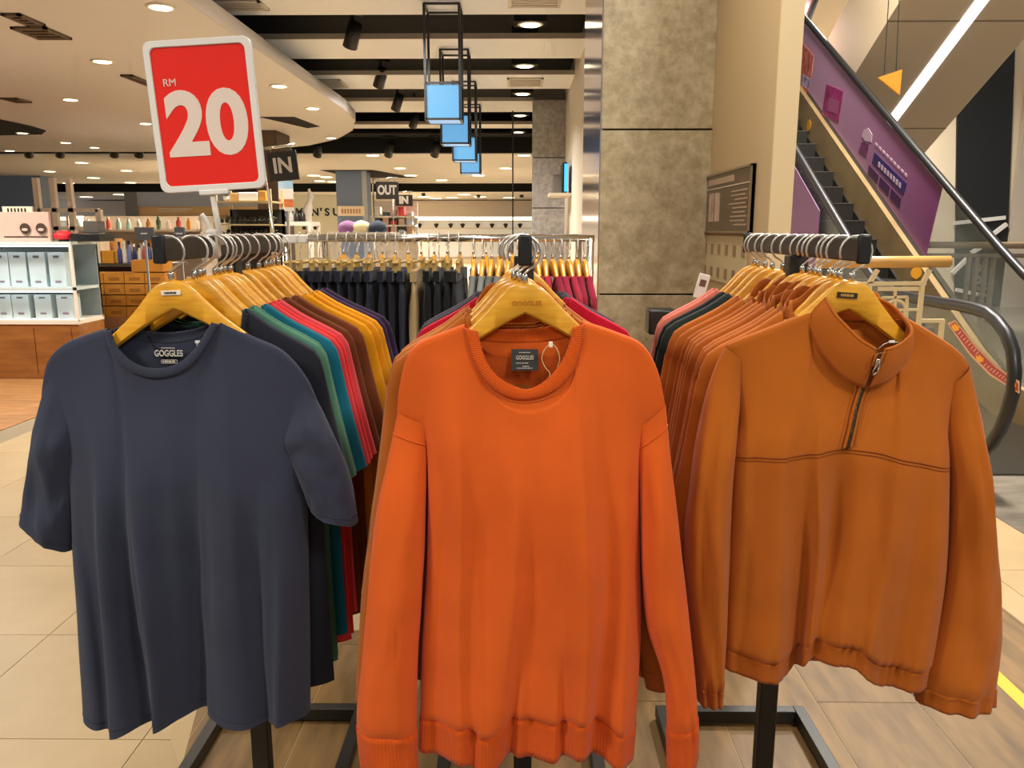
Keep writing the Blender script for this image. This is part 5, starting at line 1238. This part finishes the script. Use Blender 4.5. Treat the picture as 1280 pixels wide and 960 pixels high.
simple('white_box', 'white box with a small mark on top of the eyewear stand', 'box', 298, 239, 322, 250, 6.45, .12, WHITEP, zb=zs[0]); simple('tan_box', 'tan box at the left on top of the eyewear stand', 'box', 288, 240, 297, 250, 6.45, .12, mat('box_tan', 'd0a060', rough=.6), zb=zs[0]); simple('ochre_box', 'ochre box at the right on top of the eyewear stand', 'box', 323, 237, 332, 250, 6.45, .12, mat('box_ochre', 'c98f3c', rough=.6), zb=zs[0])
pl_ = thing('potted_plant', 'small green plant on the eyewear stand', 'plant', (P(283, 250, 6.5).x, 6.5, zs[0]))
MB().lathe([(.018, 0), (.024, .04)], 10).build('pot', WHITEP, pl_, True)
for k in range(9):
    a = k * .7; MB().prism([(0, 0), (.03, .012), (.055, 0), (.03, -.012)], lambda u, v: (u * math.cos(a) - v * math.sin(a), u * math.sin(a) + v * math.cos(a), .04 + u * .5), lambda u, v: (u * math.cos(a) - v * math.sin(a), u * math.sin(a) + v * math.cos(a), .042 + u * .5)).build('leaf', mat('leaf_green', '4c7a2c', rough=.5), pl_)
# IN / OUT boards
BOARD = mat('board_black', '241f1b', rough=.45, col2='332c26', vscale=6); LW = mat('board_white', 'd8cfc4', rough=.6)
def board(word, pxl, pyt, pxr, pyb, Y, label, rot=0, ls=.5):
    x0, x1, y0, y1, z0, z1 = bp(pxl, pyt, pxr, pyb, Y, .02); t = thing('hanging_board', label, 'sign', ((x0 + x1) / 2, Y, (z0 + z1) / 2)); t.rotation_euler = (0, R(rot), 0); w_, h_ = (x1 - x0) / 2, (z1 - z0) / 2
    b = MB().box(-w_, w_, 0, .02, -h_, h_).build('panel', BOARD, t, bevel=.003); text(word, h_ * 2 * ls, LW, b, (0, -.003, 0), FRONT, bold=.004 * Y / 6, sx=.72 if len(word) > 2 else .95)
    MB().tube([(-w_ - .03, .01, h_ + .03), (w_, .01, h_ + .04)], .010, 8).build('bracket_arm', CHROME, t, True); MB().tube([(-w_ - .03, .01, h_ + .04), (-w_ - .03, .01, -(z0 + z1) / 2)], .010, 8).build('pole', CHROME, t, True)
    for s in (-.7, .7): MB().tube([(s * w_, .01, h_), (s * w_, .01, h_ + .04)], .003, 5).build('hook', CHROME, t)
board('IN', 336, 189, 371, 226, 6.2, 'black board reading IN right of the price sign', -5)
board('OUT', 470, 227, 497.5, 249, 9.0, 'black board reading OUT beside the slate blue column', 0, .5)
board('IN', 494, 243.5, 515.5, 257.5, 11.0, 'small black board reading IN below the OUT board', 0, .62)
po = thing('poster_stand', 'upright poster with blue top and orange lower picture below IN board', 'poster', (P(357, 240, 7.5).x, 7.5, 0))
for nm, a, b_, m_ in (('poster_top', 226, 236, mat('poster_blue', '7f9db0', rough=.5, col2='b8c4c8', vscale=4)), ('poster_middle', 236, 249, mat('poster_pale', 'cdbfae', rough=.5)), ('poster_picture', 249, 259, mat('poster_orange', 'd8662c', rough=.5, col2='8a5a30', vscale=12)), ('poster_foot', 259, 264, mat('poster_grey', 'b5aa9c', rough=.5))):
    za, zb_ = P(357, b_, 7.5).z, P(357, a, 7.5).z; MB().box(-.065, .065, 0, .02, za, zb_).build(nm, m_, po)
MB().tube([(0, .03, 0), (0, .03, P(357, 226, 7.5).z)], .015, 8).build('pole', CHROME, po)
# mannequin in white, dark stand of accessories
mq = thing('mannequin', 'white mannequin in front of the MENS lettering wall', 'mannequin', (P(386, 280, 14).x, 14, 0))
sk = [(386, 236, .02), (387, 241, .035), (389, 246, .055), (387, 252, .04), (386, 258, .07), (384, 264, .095), (384, 270, .075), (385, 277, .07), (388, 284, .09), (389, 292, .10)]
g = MB().tube([P(px, py, 14) - Vector(mq.location) for px, py, r_ in sk], [r_ for *_, r_ in sk], 12); g.build('figure', WHITEP, mq, True)
MB().tube([(0, 0, 0), (P(388, 290, 14).x - mq.location.x, 0, P(388, 290, 14).z)], .05, 10).build('stand', WHITEP, mq, True); MB().box(-.1, .14, -.06, .06, P(388, 287, 14).z, P(388, 283, 14).z).build('dark_shoe', DARK, mq)
t, hw, z0, z1 = unit('accessory_table', 'pale table of dark accessories behind the eyewear stand', 'table', 340, 277, 388, 400, 8.2, .4)
MB().box(-hw, hw, 0, .4, z1 - .04, z1).build('top', WHITE, t)
for x in (-hw, hw - .03):
    for y in (0, .37): MB().box(x, x + .03, y, y + .03, 0, z1 - .04).build('leg', WHITE, t)
for k in range(6):
    c_ = ('2a2624', '3c3430', '1d1c1c', 'd0c8bc', '332a26', '26221f')[k]
    o = tag(MB().lathe([(.03, 0), (.032, .01), (.028, .07), (.012, .09), (.012, .11)], 10).build('accessory_bottle', mat('acc_' + c_, c_, rough=.3), None, True, loc=(t.location.x - hw + .05 + k * .058, 8.3, z1)), 'dark accessory bottle on the pale table, %s from left' % ORD[k], 'bottle', 'accessories on the pale table')
# lettering wall
LW30 = 30.0
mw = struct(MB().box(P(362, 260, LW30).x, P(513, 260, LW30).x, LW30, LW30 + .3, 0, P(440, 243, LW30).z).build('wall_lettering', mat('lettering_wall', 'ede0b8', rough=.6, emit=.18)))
for i, chx in enumerate("MEN'S U"):
    if chx == ' ': continue
    px = (374.5, 384.5, 394, 401.5, 409, 0, 420.5)[i]
    text(chx, .26, mat('letter_black', '2b2620', rough=.5), mw, (P(px, 266, LW30).x, LW30 - .02, P(px, 265.5, LW30).z), FRONT, ext=.02, bold=.012, name='wall_letter')
# caps on a stand behind the rear rail
t, hw, z0, z1 = unit('cap_stand', 'white shelf stand of caps behind the rear rail', 'shelf', 415, 290.5, 490, 400, 5.6, .35)
MB().box(-hw, hw, 0, .35, z1 - .02, z1).build('shelf', WHITE, t)
for x in (-hw, hw - .03): MB().box(x, x + .03, .1, .25, 0, z1 - .02).build('leg', WHITE, t)
def cap(px, col, label):
    r_ = .072; t = thing('cap', label, 'cap', (P(px, 288, 5.72).x, 5.75, z1), 0, 'caps on the stand'); m = fabric(col)
    MB().lathe([(r_, 0), (r_ * 1.02, .02), (r_ * .93, .045), (r_ * .66, .068), (r_ * .3, .079), (.008, .081)], 18).build('crown', m, t, True)
    MB().prism([(r_ * math.cos(a), -r_ * .75 * math.sin(a) - .01) for a in [PI * k / 10 for k in range(11)]], lambda x, y: (x * .9, y - .045, -.0 + .004), lambda x, y: (x * .9, y - .045, .010)).build('brim', m, t)
    MB().lathe([(.008, .079), (.006, .086)], 8).build('button', m, t, True)
cap(434, '9a6a92', 'mauve purple cap on the stand behind the rear rail'); cap(451, 'ead9a8', 'cream cap beside the mauve cap on the stand'); cap(471, '3c4450', 'dark slate cap at the right of the cream cap')
# goods beyond OUT board
t, hw, z0, z1 = unit('goods_shelf', 'pale shelving with folded goods right of the slate blue column', 'shelf', 465, 250, 518, 330, 16, .5)
MB().box(-hw, hw, .46, .5, 0, z1).build('back_panel', mat('goods_back', 'd4cabc', rough=.6), t)
zs2 = [P(490, y, 16).z for y in (292, 281, 270)]
for z in zs2: MB().box(-hw, hw, 0, .5, z - .03, z).build('shelf', WHITE, t)
gi = 0
for r0, z in enumerate(zs2):
    for k in range(5):
        c_ = ('d8b8a4', 'c8ccd8', 'e8dcc4', 'd84a4a', 'b89870', '5a6470', 'e0c8b8', 'c0b4a8')[(r0 * 5 + k * 3) % 8]
        tag(MB().box(-.06, .06, 0, .2, 0, .08 + .05 * ((k + r0) % 3)).build('folded_goods', mat('goods_' + c_, c_, rough=.7), bevel=.01, loc=(t.location.x - hw + .12 + k * (2 * hw - .24) / 4, 16.1, z)), 'folded item on the %s pale shelf, %s from the left' % (('lowest', 'middle', 'top')[r0], ORD[k]), 'folded goods', 'folded goods')
# far wall with lit shelves
fw = struct(MB().box(-30, 2.2, 45.5, 45.8, 0, 3.3).build('wall_back', mat('far_wall', 'cfc2ae', rough=.6)))
MB().box(-30, 2.2, 44.6, 45.5, P(590, 271, 45).z, P(590, 251, 45).z).build('bulkhead', mat('bulkhead_grey', 'd2c9c2', rough=.6), fw)
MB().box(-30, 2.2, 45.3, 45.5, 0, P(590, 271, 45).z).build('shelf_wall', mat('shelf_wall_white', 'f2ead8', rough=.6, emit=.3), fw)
MB().box(-30, 2.2, 45.0, 45.3, P(590, 274.5, 45).z, P(590, 271, 45).z).build('light_trough', mat('trough_light', 'fff8e6', emit=2.2), fw)
for z in (1.2, 1.6, 2.0):
    MB().box(-30, 2.2, 44.9, 45.3, z - .05, z).build('wall_shelf', mat('shelf_light', 'e8dcc8', rough=.5), fw)
hm_ = mat('far_goods', '5a4a40', rough=.7)
for k, px in enumerate((524, 545, 563, 578, 597, 615, 632, 650)):
    tag(MB().lathe([(.05, 0), (.12, .15), (.14, .2), (.05, .24)], 8).build('far_lamp', mat('far_lamp_dark', '3a332c', rough=.6), None, loc=(P(px, 286, 44.9).x, 45.1, 1.6)), 'tiny dark goods on the far white shelf, %s from left' % ORD[k], 'goods', 'far shelf goods')
pole = tag(MB().tube([(0, 0, 0), (0, 0, ZP - .0)], .012, 8).build('thin_pole', DARK, loc=(P(641, 250, 14).x, 14, 0)), 'thin black vertical pole left of the far grey pillar', 'pole')
# light racks at the far left
t, hw, z0, z1 = unit('merchandise_frame', 'white tubular merchandise frame near the far blue column', 'display frame', 62, 222, 118, 400, 11, .5)
for k, x in enumerate((-hw, -hw * .45, hw * .1, hw)):
    MB().box(x - .035, x + .035, 0, .07, 0, z1 if k < 3 else P(100, 262, 11).z).build('post', WHITE, t)
for y in (262, 285): z = P(90, y, 11).z; MB().box(-hw, hw, 0, .07, z - .03, z + .02).build('crossbar', WHITE, t)
#END
